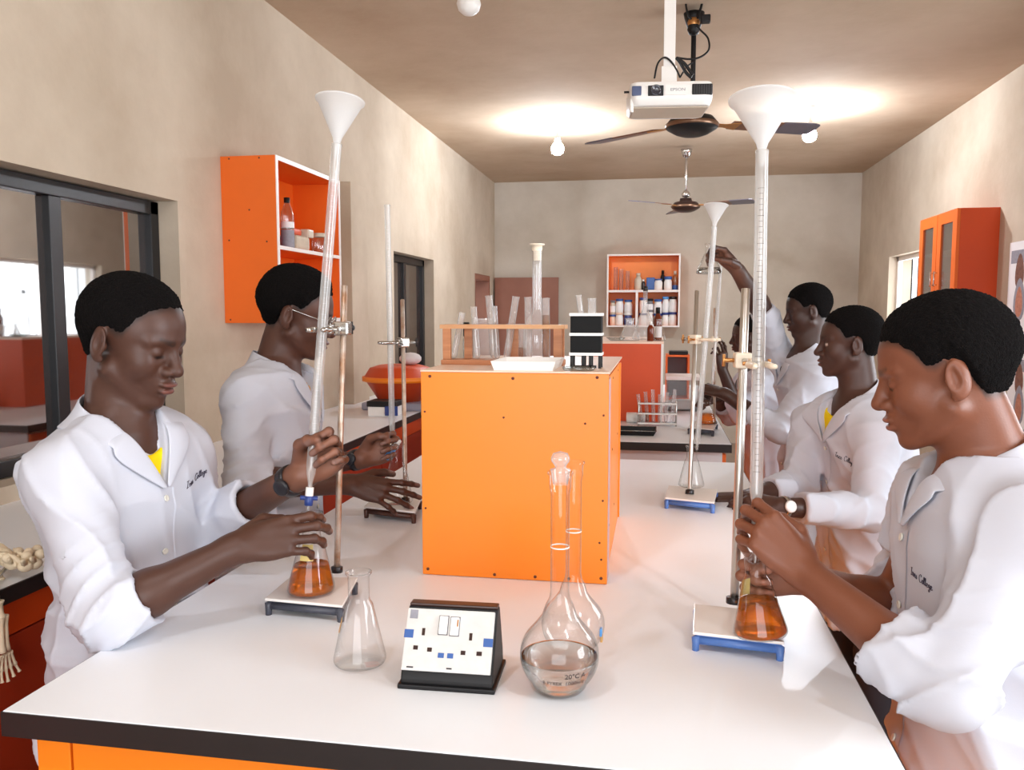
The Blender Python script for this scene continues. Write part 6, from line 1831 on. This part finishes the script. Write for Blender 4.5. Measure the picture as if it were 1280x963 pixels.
# left front boy
wR = A_(298, 684, 1.425); wL = A_(376, 594, 1.585)
pA, iA = make_person('boy in white lab coat over yellow shirt, left front, pouring from burette into orange flask',
    A_(166, 424, 1.56), (1.0, -0.06, -0.30), (0.30, 0.0, 1), 1.0, A_(145, 518, 1.56), (-1.01, 1.43, 0.80), (0.97, -0.24, 0),
    dict(R=dict(shoulder=A_(78, 592, 1.43), elbow=A_(136, 768, 1.37), wrist=wR, cuff=0.28, cr=0.048, rolled=True, fdir=vdir(A_(298, 684, 1.425), A_(392, 662, 1.465)), dorsal=(0.05, -0.85, 0.50),
                curl=dict(index=(14, 36, 22), middle=(16, 38, 22), ring=(20, 40, 22), pinky=(24, 40, 22)), thumb=THUMB_SIDE, splay=3, hs=1.0),
         L=dict(shoulder=A_(222, 568, 1.68), elbow=A_(258, 664, 1.72), wrist=wL, cuff=0.52, cr=0.046, rolled=True, fdir=vdir(A_(376, 594, 1.585), A_(428, 556, 1.565)), dorsal=(0.15, 0.95, -0.05),
                curl=dict(index=(58, 78, 40), middle=(64, 80, 42), ring=(70, 80, 42), pinky=(40, 45, 30)), thumb=THUMB_GRIP, splay=3, hs=1.0)),
    (74, 45, 34), res=0.0026, cres=0.006, text=('Ines College', 0.070, -0.142, 0.0128, 0.20, 12), hair_lift=0.010, hair_off=0.0045, seed=3, vdepth=0.13, vopen=0.052, lips=(126, 74, 66), width=0.90, deep=0.88)
wrist_band(pA, 'wrist_band', tuple(Vector(wL).lerp(A_(258, 664, 1.72), 0.10)), Vector(wL)-A_(258, 664, 1.72), 0.0285, 0.020, 'watch_black', 'watch_black', (0.2, -1, 0))
# second at the left, in glasses
wR = A_(440, 606, 2.16); wL = A_(452, 574, 2.36)
pB, iB = make_person('student in white lab coat and thin glasses behind the left front boy',
    A_(372, 392, 2.28), (0.93, 0.18, -0.28), (0.28, 0.05, 1), 0.98, A_(344, 456, 2.28), (-1.03, 2.08, 0.84), (0.95, 0.10, 0),
    dict(R=dict(shoulder=A_(308, 494, 2.14), elbow=A_(306, 604, 2.06), wrist=wR, cuff=0.24, cr=0.047, fdir=vdir(A_(440, 606, 2.16), A_(500, 618, 2.16)), dorsal=(0.05, -0.75, 0.62),
                curl=dict(index=(5, 12, 8), middle=(8, 14, 8), ring=(12, 16, 10), pinky=(20, 20, 12)), thumb=THUMB_OPEN, splay=9, hs=0.98),
         L=dict(shoulder=A_(374, 482, 2.40), elbow=A_(345, 590, 2.44), wrist=wL, cuff=0.45, cr=0.046, fdir=vdir(A_(452, 574, 2.36), A_(505, 552, 2.38)), dorsal=(0.2, 0.95, -0.1),
                curl=GRIP, thumb=THUMB_GRIP, splay=3, hs=0.98)),
    (80, 48, 36), res=0.0032, cres=0.0075, shirt='shirt_tan', seed=5, hair_off=0.014, vdepth=0.16, deep=0.92, width=0.95)
wrist_band(pB, 'wrist_watch', tuple(Vector(wL).lerp(A_(345, 590, 2.44), 0.07)), Vector(wL)-A_(345, 590, 2.44), 0.0285, 0.018, 'watch_black', 'watch_black', (0.2, -1, 0.3))
def glasses(root, I):
    RH, hc, hs = I['RH'], I['hc'], I['hs']
    def W(q): return Vector((hc+RH@(np.array(q, dtype=F32)*hs)).tolist())
    g = MB()
    for sg in (-1, 1):
        g.tube([W((0.098, sg*(0.036+0.024*math.cos(2*math.pi*i/20)), 0.0+0.017*math.sin(2*math.pi*i/20))) for i in range(21)], 0.0014, 6)
        g.tube([W((0.096, sg*0.060, 0.004)), W((0.060, sg*0.072, 0.006)), W((0.0, sg*0.080, 0.012)), W((-0.012, sg*0.081, 0.004))], 0.0016, 6)
    g.tube([W((0.099, -0.012, 0.004)), W((0.103, 0, 0.007)), W((0.099, 0.012, 0.004))], 0.0014, 6)
    o = g.build('glasses_frame', 'steel', root)
    for sg in (-1, 1):
        MB().add([W((0.098, sg*(0.036+0.0235*math.cos(2*math.pi*i/20)), 0.0165*math.sin(2*math.pi*i/20))) for i in range(20)], [tuple(range(20))]).build('lens', 'clear_glass', o)
glasses(pB, iB)
# right front student
wL = A_(1006, 716, 1.255); wR = A_(1006, 722, 1.385)
pE, iE = make_person('student in white lab coat at the right front, head bowed over orange flask',
    A_(1180, 464, 1.23), (-0.95, 0.20, -0.28), (-0.26, 0.06, 1), 0.92, A_(1238, 572, 1.23), (0.525, 1.30, 0.78), (-0.98, 0.06, 0),
    dict(L=dict(shoulder=A_(1290, 660, 1.09), elbow=A_(1184, 862, 1.06), wrist=wL, cuff=0.36, cr=0.050, rolled=True, fdir=vdir(A_(1006, 716, 1.255), A_(946, 652, 1.285)), dorsal=(0.25, -0.92, 0.28),
                curl=dict(index=(38, 60, 30), middle=(44, 62, 30), ring=(50, 62, 30), pinky=(54, 62, 30)), thumb=THUMB_SIDE, splay=4, hs=1.0),
         R=dict(shoulder=A_(1170, 622, 1.37), elbow=A_(1112, 762, 1.44), wrist=wR, cuff=0.22, cr=0.048, fdir=(-1.0, -0.02, 0.03), dorsal=(0.0, 1.0, 0.05),
                curl=dict(index=(62, 74, 36), middle=(66, 74, 38), ring=(68, 76, 38), pinky=(70, 76, 38)), thumb=THUMB_GRIP, splay=2, hs=0.98)),
    (118, 68, 46), res=0.0026, cres=0.006, shirt='cloth_white', text=('Ines College', 0.036, -0.170, 0.0112, -0.14, 15), seed=9, vdepth=0.10, vopen=0.04, hair_off=0.008, hair_lift=-0.004, lips=(150, 90, 76), width=0.95, deep=1.05)
# second at the right
wL = A_(975, 634, 2.27); wR = A_(985, 560, 2.55)
pD, iD = make_person('boy in white lab coat over yellow shirt, second from front on the right side',
    A_(1062, 428, 2.50), (-1.0, 0.02, -0.05), (-0.05, 0, 1), 0.88, A_(1072, 492, 2.50), (0.665, 2.66, 0.80), (-0.93, -0.28, 0),
    dict(L=dict(shoulder=A_(1095, 548, 2.38), elbow=A_(1090, 640, 2.33), wrist=wL, cuff=0.78, cr=0.046, fdir=vdir(A_(975, 634, 2.27), A_(910, 626, 2.30)), dorsal=(0.1, -0.55, 0.8),
                curl=dict(index=(25, 45, 25), middle=(28, 45, 25), ring=(30, 45, 25), pinky=(34, 45, 25)), thumb=THUMB_SIDE, splay=4, hs=0.95),
         R=dict(shoulder=A_(1014, 528, 2.63), elbow=A_(1000, 606, 2.58), wrist=A_(930, 624, 2.42), cuff=0.55, cr=0.044, fdir=(-1, -0.2, 0.0), dorsal=(0, -0.2, 1), curl=GRIP, thumb=THUMB_SIDE, hs=0.95)),
    (68, 41, 32), res=0.003, cres=0.007, text=('Ines College', 0.070, -0.17, 0.0135, -0.25, 14), seed=12, vdepth=0.13, eye='open', lips=(110, 62, 56))
wrist_band(pD, 'wrist_watch', tuple(Vector(wL).lerp(A_(1090, 640, 2.33), 0.05)), Vector(wL)-A_(1090, 640, 2.33), 0.028, 0.014, 'steel', 'watch_white', (-0.1, -1, 0.3))
# third at the right, arm raised
wR = A_(922, 338, 3.42); wL = A_(905, 492, 3.40)
pC, iC = make_person('student in white lab coat with one arm raised high, holding a flask',
    A_(1010, 388, 3.45), (-0.95, 0.0, -0.22), (-0.2, 0, 1), 0.90, A_(1004, 440, 3.45), (0.68, 3.62, 0.84), (-0.95, -0.15, 0),
    dict(R=dict(shoulder=A_(975, 448, 3.56), elbow=A_(958, 396, 3.50), wrist=wR, cuff=0.14, cr=0.052, re=0.043, rw=0.030, fdir=vdir(A_(922, 338, 3.42), A_(896, 312, 3.42)), dorsal=(0.35, 0.55, 0.75),
                curl=dict(index=(40, 50, 30), middle=(45, 55, 30), ring=(50, 60, 30), pinky=(55, 60, 30)), thumb=THUMB_GRIP, hs=1.12),
         L=dict(shoulder=A_(1015, 480, 3.32), elbow=A_(975, 538, 3.30), wrist=wL, cuff=0.55, cr=0.047, fdir=vdir(A_(905, 492, 3.40), A_(876, 484, 3.46)), dorsal=(0, -0.4, 0.9), curl=GRIP, thumb=THUMB_SIDE, hs=0.95)),
    (64, 39, 30), res=0.0036, cres=0.008, shirt='shirt_dark', seed=15, vdepth=0.12)
# flask in the raised hand
fw = A_(886, 343, 3.40)
conical_flask(fw, 0.125, 0.052, 0.016, 'conical flask held up in the raised hand', 'water', 0.22, n=28)
# farthest at the right
wR = A_(905, 452, 4.25); wL = A_(900, 470, 4.2)
pF, iF = make_person('farthest student in white lab coat, mostly hidden behind the right front stand',
    A_(936, 420, 4.45), (-1, 0.0, -0.15), (-0.1, 0, 1), 0.90, A_(944, 462, 4.45), (0.62, 4.58, 0.84), (-0.98, -0.1, 0),
    dict(L=dict(shoulder=A_(950, 482, 4.33), elbow=A_(925, 520, 4.28), wrist=A_(903, 462, 4.24), cuff=0.35, cr=0.05, fdir=(-0.05, 0.0, 1), dorsal=(0.5, -0.8, 0), curl=dict(index=(15, 25, 15), middle=(20, 30, 15), ring=(35, 50, 25), pinky=(40, 55, 25)), thumb=THUMB_SIDE, hs=0.9),
         R=dict(shoulder=A_(930, 478, 4.58), elbow=A_(912, 520, 4.6), wrist=A_(895, 500, 4.45), cuff=0.6, cr=0.047, fdir=(-1, 0, 0), dorsal=(0, 0, 1), curl=GRIP, thumb=THUMB_SIDE, hs=0.9)),
    (64, 39, 30), res=0.004, cres=0.009, seed=18, vdepth=0.12)
